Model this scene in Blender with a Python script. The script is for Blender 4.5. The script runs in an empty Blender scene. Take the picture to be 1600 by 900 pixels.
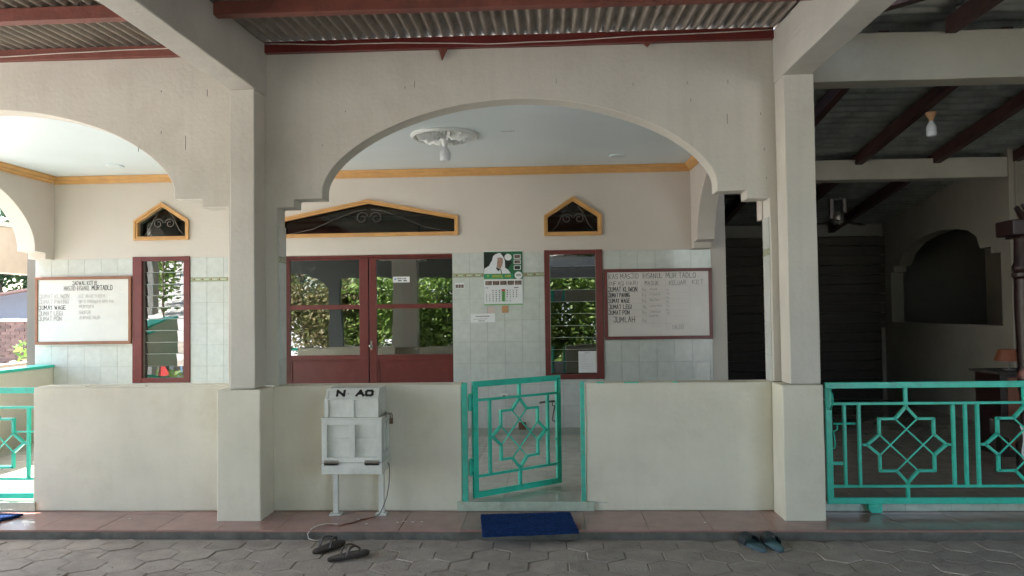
import bpy, bmesh, math, random
from mathutils import Vector, Matrix, noise as mnoise

random.seed(7)
S = bpy.context.scene
COL = S.collection
rad = math.radians

# ------------------------------------------------------------------ camera
PITCH, YAW, ROLL = .0297, .0467, -.0129
def cam_axes():
    cy, sy, cp, sp = math.cos(YAW), math.sin(YAW), math.cos(PITCH), math.sin(PITCH)
    f = Vector((-sy*cp, cy*cp, sp)); r = Vector((cy, sy, 0)); u = r.cross(f)
    c, s = math.cos(ROLL), math.sin(ROLL)
    return c*r+s*u, -s*r+c*u, f
cd = bpy.data.cameras.new('camera'); cam = bpy.data.objects.new('camera', cd); COL.objects.link(cam)
r_, u_, f_ = cam_axes()
cam.matrix_world = Matrix(((r_.x, u_.x, -f_.x, 0), (r_.y, u_.y, -f_.y, -5.4), (r_.z, u_.z, -f_.z, 1.3965), (0, 0, 0, 1)))
cd.sensor_width = 36; cd.lens = 27; cd.clip_start = .05; cd.clip_end = 500
S.camera = cam

# ------------------------------------------------------------------ sky, sun, exposure
SUN = Vector((-.60, .22, .77)).normalized()       # towards the sun
w = bpy.data.worlds.new('World'); S.world = w; w.use_nodes = True
nt = w.node_tree; bg = nt.nodes['Background']
sky = nt.nodes.new('ShaderNodeTexSky'); sky.sky_type = 'NISHITA'; sky.sun_disc = False
sky.sun_elevation = math.asin(SUN.z); sky.sun_rotation = math.atan2(SUN.x, SUN.y)
sky.dust_density = 2.0
nt.links.new(sky.outputs[0], bg.inputs[0]); bg.inputs[1].default_value = .13
sl = bpy.data.lights.new('sun', 'SUN'); sl.energy = 3.7; sl.angle = rad(.5); sl.color = (1, .96, .90)
so = bpy.data.objects.new('sun', sl); COL.objects.link(so)
so.rotation_euler = SUN.to_track_quat('Z', 'Y').to_euler()
so.location = (-20, 10, 30)
S.view_settings.view_transform = 'Standard'; S.view_settings.look = 'None'
S.view_settings.gamma = 1; S.view_settings.exposure = 3.3
S.render.engine = 'CYCLES'
S.cycles.max_bounces = 10; S.cycles.diffuse_bounces = 6; S.cycles.glossy_bounces = 5
S.cycles.transparent_max_bounces = 16
S.cycles.use_denoising = True
S.cycles.sample_clamp_indirect = 8

# ------------------------------------------------------------------ materials
def nodes_of(name):
    m = bpy.data.materials.new(name); m.use_nodes = True
    return m, m.node_tree, m.node_tree.nodes['Principled BSDF']
def mat(name, col, rough=.6, amt=.12, scale=3., bump=0., bscale=60., metal=0., spec=.5, streak=0., stain=None,
        stain_amt=0., stain_scale=2., rnd=0., coat=0.):
    m, t, b = nodes_of(name); L = t.links; N = t.nodes
    b.inputs['Roughness'].default_value = rough; b.inputs['Metallic'].default_value = metal
    b.inputs['Specular IOR Level'].default_value = spec; b.inputs['Coat Weight'].default_value = coat
    g = N.new('ShaderNodeNewGeometry')
    n1 = N.new('ShaderNodeTexNoise'); n1.inputs['Scale'].default_value = scale; n1.inputs['Detail'].default_value = 6
    n1.inputs['Roughness'].default_value = .6
    L.new(g.outputs['Position'], n1.inputs['Vector'])
    mr = N.new('ShaderNodeMapRange'); mr.inputs[1].default_value = .3; mr.inputs[2].default_value = .7
    mr.inputs[3].default_value = 1-amt; mr.inputs[4].default_value = 1+amt
    L.new(n1.outputs[0], mr.inputs[0])
    val = mr.outputs[0]
    if streak:
        mp = N.new('ShaderNodeMapping'); mp.inputs['Scale'].default_value = (9, 9, .5)
        L.new(g.outputs['Position'], mp.inputs[0])
        n2 = N.new('ShaderNodeTexNoise'); n2.inputs['Scale'].default_value = 1.6; n2.inputs['Detail'].default_value = 4
        L.new(mp.outputs[0], n2.inputs['Vector'])
        m2 = N.new('ShaderNodeMapRange'); m2.inputs[1].default_value = .5; m2.inputs[2].default_value = .8
        m2.inputs[3].default_value = 1; m2.inputs[4].default_value = 1-streak
        L.new(n2.outputs[0], m2.inputs[0])
        mu = N.new('ShaderNodeMath'); mu.operation = 'MULTIPLY'; L.new(val, mu.inputs[0]); L.new(m2.outputs[0], mu.inputs[1]); val = mu.outputs[0]
    if rnd:
        oi = N.new('ShaderNodeObjectInfo')
        m3 = N.new('ShaderNodeMapRange'); m3.inputs[3].default_value = 1-rnd; m3.inputs[4].default_value = 1+rnd
        L.new(oi.outputs['Random'], m3.inputs[0])
        mu = N.new('ShaderNodeMath'); mu.operation = 'MULTIPLY'; L.new(val, mu.inputs[0]); L.new(m3.outputs[0], mu.inputs[1]); val = mu.outputs[0]
    vm = N.new('ShaderNodeVectorMath'); vm.operation = 'SCALE'; vm.inputs[0].default_value = col[:3]
    L.new(val, vm.inputs['Scale']); out = vm.outputs[0]
    if stain:
        n4 = N.new('ShaderNodeTexNoise'); n4.inputs['Scale'].default_value = stain_scale; n4.inputs['Detail'].default_value = 9
        n4.inputs['Roughness'].default_value = .7
        ad = N.new('ShaderNodeVectorMath'); ad.inputs[1].default_value = (7.3, 2.1, 4.4); L.new(g.outputs['Position'], ad.inputs[0]); L.new(ad.outputs[0], n4.inputs['Vector'])
        m4 = N.new('ShaderNodeMapRange'); m4.inputs[1].default_value = .52; m4.inputs[2].default_value = .72
        m4.inputs[3].default_value = 0; m4.inputs[4].default_value = stain_amt
        L.new(n4.outputs[0], m4.inputs[0])
        mx = N.new('ShaderNodeMix'); mx.data_type = 'RGBA'; L.new(m4.outputs[0], mx.inputs[0]); L.new(out, mx.inputs[6])
        mx.inputs[7].default_value = (*stain[:3], 1); out = mx.outputs[2]
    L.new(out, b.inputs['Base Color'])
    if bump:
        nb = N.new('ShaderNodeTexNoise'); nb.inputs['Scale'].default_value = bscale; nb.inputs['Detail'].default_value = 5
        L.new(g.outputs['Position'], nb.inputs['Vector'])
        bp = N.new('ShaderNodeBump'); bp.inputs['Strength'].default_value = bump; bp.inputs['Distance'].default_value = .01
        L.new(nb.outputs[0], bp.inputs['Height']); L.new(bp.outputs[0], b.inputs['Normal'])
    return m
def glass_mat(name, tint, refl):
    m = bpy.data.materials.new(name); m.use_nodes = True; t = m.node_tree; t.nodes.clear(); N = t.nodes; L = t.links
    o = N.new('ShaderNodeOutputMaterial'); mx = N.new('ShaderNodeMixShader'); tr = N.new('ShaderNodeBsdfTransparent')
    gl = N.new('ShaderNodeBsdfGlossy'); fr = N.new('ShaderNodeFresnel'); fr.inputs[0].default_value = 1.5
    ad = N.new('ShaderNodeMath'); ad.operation = 'ADD'; ad.use_clamp = True; ad.inputs[1].default_value = refl
    tr.inputs[0].default_value = (*tint, 1); gl.inputs['Roughness'].default_value = .004
    g = N.new('ShaderNodeNewGeometry'); nb = N.new('ShaderNodeTexNoise'); nb.inputs['Scale'].default_value = 2.5
    bp = N.new('ShaderNodeBump'); bp.inputs['Strength'].default_value = .05; bp.inputs['Distance'].default_value = .02
    L.new(g.outputs['Position'], nb.inputs['Vector']); L.new(nb.outputs[0], bp.inputs['Height']); L.new(bp.outputs[0], gl.inputs['Normal'])
    L.new(fr.outputs[0], ad.inputs[0]); L.new(ad.outputs[0], mx.inputs[0]); L.new(tr.outputs[0], mx.inputs[1]); L.new(gl.outputs[0], mx.inputs[2]); L.new(mx.outputs[0], o.inputs[0])
    return m
def leaf_mat(name, c1, c2):
    m, t, b = nodes_of(name); N = t.nodes; L = t.links
    g = N.new('ShaderNodeNewGeometry'); r = N.new('ShaderNodeMix'); r.data_type = 'RGBA'
    L.new(g.outputs['Random Per Island'], r.inputs[0]); r.inputs[6].default_value = (*c1, 1); r.inputs[7].default_value = (*c2, 1)
    L.new(r.outputs[2], b.inputs['Base Color']); b.inputs['Roughness'].default_value = .45
    b.inputs['Transmission Weight'].default_value = 0
    tl = N.new('ShaderNodeBsdfTranslucent'); L.new(r.outputs[2], tl.inputs[0]); mx = N.new('ShaderNodeMixShader'); mx.inputs[0].default_value = .3
    o = N['Material Output']; L.new(b.outputs[0], mx.inputs[1]); L.new(tl.outputs[0], mx.inputs[2]); L.new(mx.outputs[0], o.inputs[0])
    return m
M = {}
M['plaster'] = mat('cream_plaster', (.60, .57, .505), .75, .06, 1.6, .25, 35, streak=.06, stain=(.47, .43, .36), stain_amt=.5, stain_scale=1.7)
M['plaster_low'] = mat('low_wall_plaster', (.70, .665, .545), .7, .07, 2.2, .25, 30, streak=.03, stain=(.58, .53, .41), stain_amt=.5, stain_scale=2.6)
M['beam'] = mat('grey_white_plaster', (.52, .50, .45), .75, .08, 2.5, .3, 30, stain=(.36, .35, .31), stain_amt=.4, stain_scale=2.)
M['backplaster'] = mat('back_wall_plaster', (.60, .54, .48), .72, .04, 1.2, .12, 30, stain=(.50, .44, .37), stain_amt=.25, stain_scale=1.)
M['ceiling'] = mat('ceiling_paint', (.74, .82, .87), .4, .035, 1.0, .08, 12)
M['orange'] = mat('orange_paint', (.60, .325, .115), .4, .10, 8, .1, 40)
M['tile'] = mat('green_glazed_tile', (.56, .575, .54), .14, .07, 16, .05, 14, rnd=.03, stain=(.49, .52, .47), stain_amt=.4, stain_scale=9)
M['grout'] = mat('tile_grout', (.33, .35, .30), .8, .1, 20)
M['frieze'] = mat('frieze_tile', (.50, .53, .38), .2, .06, 20, rnd=.05)
M['olive'] = mat('olive_print', (.13, .15, .06), .3, .1, 30)
M['brownprint'] = mat('brown_print', (.24, .13, .06), .3, .1, 30)
M['skirt'] = mat('pale_skirting_tile', (.62, .62, .56), .18, .05, 14, rnd=.03)
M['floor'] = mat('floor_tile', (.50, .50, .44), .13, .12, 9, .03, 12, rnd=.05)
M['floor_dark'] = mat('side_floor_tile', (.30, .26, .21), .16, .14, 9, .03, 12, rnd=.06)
M['riser'] = mat('step_tile', (.46, .52, .43), .2, .1, 14, rnd=.05, stain=(.25, .25, .18), stain_amt=.5, stain_scale=12)
M['pink'] = mat('pink_tile', (.36, .20, .175), .17, .12, 7, .03, 15, rnd=.06, stain=(.28, .2, .17), stain_amt=.5, stain_scale=5)
M['cement'] = mat('dark_cement', (.13, .125, .11), .85, .3, 9, .6, 60, stain=(.06, .06, .05), stain_amt=.7, stain_scale=8)
M['paver'] = mat('grey_paver', (.37, .325, .275), .88, .16, 7, .7, 110, rnd=.09, stain=(.20, .175, .145), stain_amt=.7, stain_scale=5)
M['sand'] = mat('paving_joint', (.24, .21, .17), .95, .25, 25, .5, 90)
M['yard'] = mat('concrete_yard', (.42, .405, .38), .9, .18, 2, .4, 40)
M['maroon'] = mat('maroon_paint', (.14, .021, .018), .38, .14, 6, .12, 50, rnd=.03, stain=(.19, .045, .036), stain_amt=.5, stain_scale=7)
M['oxide'] = mat('red_oxide_paint', (.20, .062, .045), .6, .22, 7, .3, 40, stain=(.10, .05, .04), stain_amt=.7, stain_scale=5)
M['oxide_dark'] = mat('dark_red_timber', (.045, .014, .012), .6, .25, 7, .3, 40)
M['asbestos'] = mat('fibre_cement_sheet', (.27, .235, .20), .85, .18, 5, .3, 60, stain=(.11, .09, .075), stain_amt=.7, stain_scale=4, rnd=.05)
M['metalroof'] = mat('galvanised_sheet', (.33, .35, .33), .30, .3, 5, .1, 30, metal=.7, stain=(.14, .12, .10), stain_amt=.6, stain_scale=3)
M['teal'] = mat('teal_gate_paint', (.03, .56, .415), .33, .12, 9, .2, 40, stain=(.06, .33, .24), stain_amt=.6, stain_scale=14)
M['tealworn'] = mat('worn_teal_paint', (.05, .47, .35), .5, .15, 12, .4, 60, stain=(.20, .24, .17), stain_amt=.9, stain_scale=22)
M['glass'] = glass_mat('window_glass', (.60, .64, .62), .22)
M['darkglass'] = glass_mat('dim_glass', (.80, .84, .82), .0)
M['louvre'] = glass_mat('louvre_glass', (.55, .60, .60), .19)
M['glassedge'] = mat('glass_edge', (.42, .47, .44), .3, .1, 9)  # pale greenish glass edge, with the slat highlight put into its colour
M['iron'] = mat('grey_wrought_iron', (.17, .15, .14), .5, .2, 20, metal=.4)
M['whitepaint'] = mat('white_box_paint', (.64, .65, .60), .5, .10, 9, .15, 40, stain=(.42, .42, .38), stain_amt=.4, stain_scale=9)
M['black'] = mat('black_print', (.012, .012, .012), .5, .1, 20)
M['ink'] = mat('black_marker', (.03, .028, .028), .6, .3, 60)
M['inkgrey'] = mat('faded_marker', (.30, .28, .27), .6, .25, 60)
M['inkpale'] = mat('wiped_marker', (.46, .43, .41), .6, .15, 60)
M['wb'] = mat('whiteboard', (.66, .60, .56), .28, .05, 3, .03, 10, stain=(.55, .50, .47), stain_amt=.4, stain_scale=3)
M['wb_left'] = mat('whiteboard_clean', (.62, .61, .58), .28, .04, 3, .03, 10)
M['brownwood'] = mat('brown_wood_frame', (.25, .10, .05), .45, .15, 9, .1, 40)
M['steel'] = mat('dull_steel', (.33, .31, .28), .4, .2, 20, metal=.8)
M['rust'] = mat('rusty_padlock', (.17, .11, .06), .5, .3, 30, metal=.5)
M['blue'] = mat('blue_carpet', (.010, .035, .125), .95, .35, 45, .5, 260, spec=.15, stain=(.03, .05, .13), stain_amt=.5, stain_scale=7)
M['paper'] = mat('white_paper', (.74, .74, .74), .6, .03, 5)
M['paper_pink'] = mat('pinkish_paper', (.62, .50, .46), .6, .03, 5)
M['green'] = mat('calendar_green', (.02, .13, .055), .35, .25, 7)
M['dgreen'] = mat('calendar_dark', (.012, .020, .014), .35, .4, 9)
M['lgreen'] = mat('calendar_light_green', (.16, .42, .13), .4, .1, 9)
M['emerald'] = mat('calendar_band_green', (.03, .26, .13), .35, .1, 9)
M['yellow'] = mat('calendar_yellow', (.60, .56, .05), .4, .1, 9)
M['redprint'] = mat('calendar_red', (.5, .05, .04), .4, .1, 9)
M['skin'] = mat('printed_skin', (.40, .25, .20), .4, .15, 60)
M['cloth'] = mat('printed_white_cloth', (.72, .72, .74), .4, .06, 30)
M['photo'] = mat('small_photo_print', (.16, .11, .09), .4, .9, 60)
M['bulb'] = mat('bulb_plastic', (.70, .72, .74), .35, .02, 5)
M['stucco'] = mat('white_plaster_rosette', (.74, .75, .74), .5, .03, 12)
M['switch'] = mat('tan_switch_plastic', (.52, .28, .13), .35, .05, 20)
M['whiteplastic'] = mat('white_plastic', (.68, .67, .62), .35, .05, 20)
M['brownplastic'] = mat('brown_plastic', (.13, .07, .04), .35, .3, 40)
M['cable'] = mat('white_cable', (.62, .56, .50), .5, .1, 20)
M['darkcable'] = mat('dark_cable', (.10, .09, .08), .5, .1, 20)
M['rubber'] = mat('dark_brown_rubber', (.040, .028, .020), .6, .2, 20, .2, 90)
M['rubber_top'] = mat('worn_footbed', (.055, .045, .038), .7, .3, 14, .3, 120, stain=(.20, .16, .125), stain_amt=.7, stain_scale=18)
M['bluefoam'] = mat('blue_grey_foam', (.065, .11, .14), .7, .2, 20, .2, 90)
M['tealfoam'] = mat('teal_footbed', (.085, .18, .19), .7, .2, 16, .2, 90)
M['darkstrap'] = mat('dark_strap', (.012, .018, .024), .6, .2, 20)
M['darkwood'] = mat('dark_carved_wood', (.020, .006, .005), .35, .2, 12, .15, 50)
M['orangewood'] = mat('orange_brown_wood', (.21, .062, .026), .45, .12, 8)
M['night'] = mat('dark_brown_shutter', (.040, .031, .023), .8, .2, 5)
M['room'] = mat('prayer_room_paint', (.16, .15, .13), .8, .1, 2)
M['outer'] = mat('dark_green_grey_paint', (.075, .088, .08), .7, .12, 3)
M['roomred'] = mat('prayer_room_timber', (.10, .03, .02), .5, .1, 5)
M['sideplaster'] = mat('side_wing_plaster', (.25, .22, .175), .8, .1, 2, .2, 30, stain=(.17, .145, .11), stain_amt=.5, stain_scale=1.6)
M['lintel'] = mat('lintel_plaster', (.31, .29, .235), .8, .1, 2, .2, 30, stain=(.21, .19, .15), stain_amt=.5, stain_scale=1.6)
M['awn'] = mat('tan_plaster', (.44, .37, .29), .8, .1, 3, .2, 30)
M['bark'] = mat('tree_bark', (.11, .085, .06), .9, .3, 12, .6, 40)
M['leaf'] = leaf_mat('leaf_green', (.06, .13, .02), (.22, .32, .07))
M['leaffar'] = leaf_mat('far_leaf', (.02, .05, .015), (.06, .10, .03))
M['leafy'] = leaf_mat('leaf_yellow_green', (.11, .19, .03), (.30, .38, .11))
M['leafred'] = leaf_mat('leaf_reddish', (.12, .17, .05), (.28, .22, .11))
M['brick'] = mat('red_brick', (.13, .075, .06), .85, .3, 9, .4, 40, rnd=.3)
M['roofclay'] = mat('clay_roof', (.17, .10, .08), .8, .2, 6, .3, 30)
M['housewall'] = mat('blue_grey_house_wall', (.11, .115, .132), .8, .06, 2)
M['housewhite'] = mat('white_house_wall', (.75, .75, .73), .8, .06, 2)
M['fencered'] = mat('orange_brick_fence', (.40, .16, .09), .8, .2, 9, .3, 40)
M['bluewall'] = mat('blue_painted_board', (.15, .30, .48), .6, .08, 4)
M['redflag'] = mat('red_cloth', (.55, .05, .04), .7, .1, 9)

# ------------------------------------------------------------------ builders
class MB:
    def __init__(s): s.v = []; s.f = []; s.mi = []; s.cur = 0
    def _add(s, vs, fs):
        o = len(s.v); s.v += [tuple(p) for p in vs]; s.f += [tuple(i+o for i in f) for f in fs]; s.mi += [s.cur]*len(fs); return s
    def box(s, x0, x1, y0, y1, z0, z1):
        if x0 > x1: x0, x1 = x1, x0
        if y0 > y1: y0, y1 = y1, y0
        if z0 > z1: z0, z1 = z1, z0
        v = [(x, y, z) for z in (z0, z1) for y in (y0, y1) for x in (x0, x1)]
        return s._add(v, [(0, 2, 3, 1), (4, 5, 7, 6), (0, 1, 5, 4), (1, 3, 7, 5), (3, 2, 6, 7), (2, 0, 4, 6)])
    def prism(s, poly, axis, a, b):
        # poly: 2-D outline, extruded along axis ('y': poly is x,z ; 'x': poly is y,z ; 'z': poly is x,y)
        P = {'y': lambda p, t: (p[0], t, p[1]), 'x': lambda p, t: (t, p[0], p[1]), 'z': lambda p, t: (p[0], p[1], t)}[axis]
        n = len(poly); v = [P(p, a) for p in poly]+[P(p, b) for p in poly]
        return s._add(v, [tuple(range(n)), tuple(range(2*n-1, n-1, -1))]+[(i, (i+1) % n+0, (i+1) % n+n, i+n) for i in range(n)])
    def bar(s, p0, p1, wd, ht, up=(0, 0, 1)):
        p0, p1 = Vector(p0), Vector(p1); d = (p1-p0).normalized(); up = Vector(up)
        sd = d.cross(up)
        if sd.length < 1e-5: sd = d.cross(Vector((0, 1, 0)))
        sd.normalize(); u = sd.cross(d)
        v = [p+sd*a*wd/2+u*b*ht/2 for p in (p0, p1) for a, b in ((-1, -1), (1, -1), (1, 1), (-1, 1))]
        return s._add(v, [(0, 3, 2, 1), (4, 5, 6, 7), (0, 1, 5, 4), (1, 2, 6, 5), (2, 3, 7, 6), (3, 0, 4, 7)])
    def tube(s, pts, r, n=8, cap=True):
        pts = [Vector(p) for p in pts]; rs = r if isinstance(r, (list, tuple)) else [r]*len(pts)
        o = len(s.v); k = len(pts); ref = None
        for i, p in enumerate(pts):
            d = (pts[min(i+1, k-1)]-pts[max(i-1, 0)]).normalized()
            if ref is None: ref = Vector((0, 0, 1)) if abs(d.z) < .9 else Vector((1, 0, 0))
            a = d.cross(ref).normalized(); b = a.cross(d); ref = b
            for j in range(n):
                t = 2*math.pi*j/n; s.v.append(tuple(p+(a*math.cos(t)+b*math.sin(t))*rs[i]))
        for i in range(k-1):
            for j in range(n):
                s.f.append((o+i*n+j, o+i*n+(j+1) % n, o+(i+1)*n+(j+1) % n, o+(i+1)*n+j)); s.mi.append(s.cur)
        if cap:
            s.f.append(tuple(o+j for j in range(n))[::-1]); s.f.append(tuple(o+(k-1)*n+j for j in range(n))); s.mi += [s.cur]*2
        return s
    def lathe(s, prof, n=16, c=(0, 0, 0)):
        o = len(s.v); k = len(prof)
        for r, z in prof:
            for j in range(n):
                t = 2*math.pi*j/n; s.v.append((c[0]+r*math.cos(t), c[1]+r*math.sin(t), c[2]+z))
        for i in range(k-1):
            for j in range(n):
                s.f.append((o+i*n+j, o+i*n+(j+1) % n, o+(i+1)*n+(j+1) % n, o+(i+1)*n+j)); s.mi.append(s.cur)
        s.f.append(tuple(o+j for j in range(n))[::-1]); s.f.append(tuple(o+(k-1)*n+j for j in range(n))); s.mi += [s.cur]*2
        return s
    def quad(s, a, b, c, d): return s._add([a, b, c, d], [(0, 1, 2, 3)])
    def mesh(s, name, mats, smooth=False):
        me = bpy.data.meshes.new(name); me.from_pydata(s.v, [], s.f)
        for m in (mats if isinstance(mats, (list, tuple)) else [mats]): me.materials.append(m)
        if s.cur or any(s.mi): me.polygons.foreach_set('material_index', s.mi)
        bm = bmesh.new(); bm.from_mesh(me); bmesh.ops.recalc_face_normals(bm, faces=bm.faces); bm.to_mesh(me); bm.free()
        if smooth:
            me.polygons.foreach_set('use_smooth', [True]*len(me.polygons))
            if smooth != 'all': me.set_sharp_from_angle(angle=rad(40))
        return me
    def build(s, name, mats, parent=None, smooth=False, bevel=0., seg=2):
        o = bpy.data.objects.new(name, s.mesh(name, mats, smooth)); COL.objects.link(o)
        if parent: o.parent = parent
        if bevel:
            b = o.modifiers.new('bevel', 'BEVEL'); b.width = bevel; b.segments = seg; b.limit_method = 'ANGLE'; b.angle_limit = rad(35)
        return o
def tag(o, label=None, cat=None, group=None, kind=None):
    if label: o['label'] = label
    if cat: o['category'] = cat
    if group: o['group'] = group
    if kind: o['kind'] = kind
    elif cat: o['kind'] = 'thing'
    return o
def empty(name, loc=(0, 0, 0), rz=0., label=None, cat=None, group=None):
    o = bpy.data.objects.new(name, None); COL.objects.link(o); o.location = loc; o.rotation_euler = (0, 0, rz); o.empty_display_size = .1
    return tag(o, label, cat, group)
def inst(name, me, parent, loc, rot=(0, 0, 0), scale=(1, 1, 1)):
    o = bpy.data.objects.new(name, me); COL.objects.link(o); o.parent = parent; o.location = loc; o.rotation_euler = rot; o.scale = scale
    return o
def copy_tree(o, parent=None):
    c = o.copy(); COL.objects.link(c)
    if parent: c.parent = parent
    for ch in list(o.children): copy_tree(ch, c)
    return c
def arch_z(u, base, rise): return base+rise*max(0., 1-abs(u)**1.9)**.6
def arch_pts(c, half, base, rise, n=44):
    out = []
    for i in range(n+1):
        t = math.pi*(1-i/n); u = math.cos(t); out.append((c+half*u, arch_z(u, base, rise)))
    return out
def roughen(o, cut=.18, amp=.004, seed=0):
    """gives a plastered mesh slightly wavy faces and worn corners"""
    me = o.data; bm = bmesh.new(); bm.from_mesh(me)
    bmesh.ops.triangulate(bm, faces=[f for f in bm.faces if len(f.verts) > 4])
    for _ in range(6):
        e = [e for e in bm.edges if e.calc_length() > cut]
        if not e: break
        bmesh.ops.subdivide_edges(bm, edges=e, cuts=1)
    for v in bm.verts:
        p = v.co*2.1+Vector((seed, 0, 0)); v.co += Vector((mnoise.noise(p), mnoise.noise(p+Vector((9, 3, 1))), mnoise.noise(p+Vector((2, 8, 5)))))*amp
    bm.to_mesh(me); bm.free()

# stroke lettering (flat print lying a millimetre proud)
GL = {
'A': [[(0, 0), (.5, 1), (1, 0)], [(.2, .38), (.8, .38)]], 'B': [[(0, 0), (0, 1), (.75, 1), (.9, .76), (.7, .53), (0, .53)], [(.7, .53), (1, .27), (.8, 0), (0, 0)]],
'C': [[(1, .9), (.6, 1), (.1, .8), (.1, .2), (.6, 0), (1, .1)]], 'D': [[(0, 0), (0, 1), (.6, 1), (1, .7), (1, .3), (.6, 0), (0, 0)]],
'E': [[(1, 1), (0, 1), (0, 0), (1, 0)], [(0, .5), (.8, .5)]], 'F': [[(1, 1), (0, 1), (0, 0)], [(0, .5), (.8, .5)]],
'G': [[(1, .95), (.5, 1), (0, .8), (0, .2), (.5, 0), (1, .1), (1, .48), (.6, .48)]], 'H': [[(0, 0), (0, 1)], [(1, 0), (1, 1)], [(0, .5), (1, .5)]],
'I': [[(.5, 0), (.5, 1)]], 'J': [[(.1, 1), (1, 1), (1, .0), (.2, 0), (0, .2)]], 'K': [[(0, 0), (0, 1)], [(1, 1), (.05, .5), (1, 0)]],
'L': [[(0, 1), (0, 0), (1, 0)]], 'M': [[(0, 0), (.05, 1), (.5, .35), (.95, 1), (1, 0)]], 'N': [[(0, 0), (0, 1), (1, 0), (1, 1)]],
'O': [[(.15, 0), (0, .2), (0, .8), (.2, 1), (.8, 1), (1, .8), (1, .2), (.8, 0), (.15, 0)]], 'P': [[(0, 0), (0, 1), (.8, 1), (1, .77), (.8, .5), (0, .5)]],
'Q': [[(.15, 0), (0, .2), (0, .8), (.2, 1), (.8, 1), (1, .8), (1, .2), (.8, 0), (.15, 0)], [(.6, .3), (1, -.08)]],
'R': [[(0, 0), (0, 1), (.8, 1), (1, .77), (.8, .52), (0, .52)], [(.4, .52), (1, 0)]], 'S': [[(1, .9), (.6, 1), (0, .85), (.1, .57), (.9, .43), (1, .15), (.5, 0), (0, .1)]],
'T': [[(0, 1), (1, 1)], [(.5, 1), (.5, 0)]], 'U': [[(0, 1), (0, .1), (.3, 0), (.8, 0), (1, .15), (1, 1)]], 'V': [[(0, 1), (.5, 0), (1, 1)]],
'W': [[(0, 1), (.22, 0), (.5, .7), (.78, 0), (1, 1)]], 'X': [[(0, 0), (1, 1)], [(0, 1), (1, 0)]], 'Y': [[(0, 1), (.5, .5), (1, 1)], [(.5, .5), (.5, 0)]],
'Z': [[(0, 1), (1, 1), (0, 0), (1, 0)]], '.': [[(.4, 0), (.55, .1)]], ':': [[(.4, .15), (.5, .2)], [(.4, .7), (.5, .75)]], '-': [[(.1, .5), (.8, .5)]],
'p': [[(0, -.3), (0, .5), (.7, .5), (.8, .2), (0, .1)]],
'0': [[(.1, .1), (.1, .9), (.9, .9), (.9, .1), (.1, .1)]], '1': [[(.2, .8), (.5, 1), (.5, 0)]], '2': [[(0, .85), (.5, 1), (1, .75), (0, 0), (1, 0)]],
'3': [[(0, 1), (1, 1), (.4, .55), (1, .3), (.5, 0), (0, .1)]], '4': [[(.7, 0), (.7, 1), (0, .3), (1, .3)]], '5': [[(1, 1), (0, 1), (0, .55), (.8, .55), (1, .25), (.6, 0), (0, .05)]],
'6': [[(.9, 1), (.1, .5), (.1, .05), (.9, .05), (.9, .5), (.1, .5)]], '7': [[(0, 1), (1, 1), (.4, 0)]], '8': [[(.1, 0), (.1, 1), (.9, 1), (.9, 0), (.1, 0)], [(.1, .5), (.9, .5)]],
'9': [[(.9, .5), (.1, .5), (.1, 1), (.9, 1), (.9, .1), (.2, 0)]]}
def write(mb, text, x, z, cw, h, y, sw, jit=0., gap=.32, to3=None):
    """lays letters on the plane y, from x rightwards, baseline z"""
    cx = x
    T = to3 or (lambda a, b: (a, y, b))
    for ch in text:
        if ch != ' ':
            ww = cw*(.35 if ch in 'I.:1' else 1.2 if ch in 'MW' else 1.)
            jx, jz, sh, hh = (random.uniform(-jit, jit)*cw for _ in range(4))
            for st in GL.get(ch, []):
                P = [(cx+p[0]*ww*.92+jx+p[1]*sh*.6+random.uniform(-1, 1)*jit*cw*.25, z+p[1]*(h+hh)+jz+random.uniform(-1, 1)*jit*cw*.25) for p in st]
                for a, b in zip(P, P[1:]):
                    dx, dz = b[0]-a[0], b[1]-a[1]; l = math.hypot(dx, dz) or 1e-6; ux, uz = dx/l*sw/2, dz/l*sw/2
                    a2 = (a[0]-ux, a[1]-uz); b2 = (b[0]+ux, b[1]+uz)
                    mb.quad(T(a2[0]+uz, a2[1]-ux), T(b2[0]+uz, b2[1]-ux), T(b2[0]-uz, b2[1]+ux), T(a2[0]-uz, a2[1]+ux))
            cx += ww+cw*gap
        else: cx += cw*.75
    return cx

# ================================================================== LARGE STRUCTURE
B = 2.885            # face of the back wall
ZF = .063            # porch floor
ZP = -.055           # paving
PT = 3.335           # top of the arcade wall

# ---- ground
g = MB(); g.box(-220, 220, -220, 220, -.6, ZP-.06); tag(g.build('yard_ground', M['yard']), kind='structure')
g = MB(); g.box(-6.9, 7.2, -6.2, -.30, -.5, ZP-.0055); pav = tag(g.build('paving', M['sand']), kind='structure')
HW, HR = .226, .226/math.sqrt(3)
def hexmesh(name, cx=0, cy=0, mb=None, dz=0):
    m = mb or MB(); r0, r1 = HR-.0032, HR-.0075
    o = len(m.v)
    for r, z in ((r0, -.02), (r0, -.0035+dz), (r1, 0+dz)):
        for k in range(6):
            a = math.pi/6+k*math.pi/3; m.v.append((cx+r*math.cos(a), cy+r*math.sin(a), z))
    for a in (0, 6):
        for k in range(6): m.f.append((o+a+k, o+a+(k+1) % 6, o+a+6+(k+1) % 6, o+a+6+k)); m.mi.append(0)
    m.f.append(tuple(o+12+k for k in range(6))); m.mi.append(0)
    return m if mb else m.mesh(name, M['paver'])
hx = hexmesh('paver'); far = MB(); row = 0; y = -.60
cells = []
while y > -6.0:
    x = -6.8+(HW/2 if row % 2 else 0)
    while x < 7.1: cells.append((x, y)); x += HW
    y -= HR*1.5; row += 1
cells.sort(key=lambda c: (max(0, abs(c[0]+.4)-3.6)*3+abs(c[1])))
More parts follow.
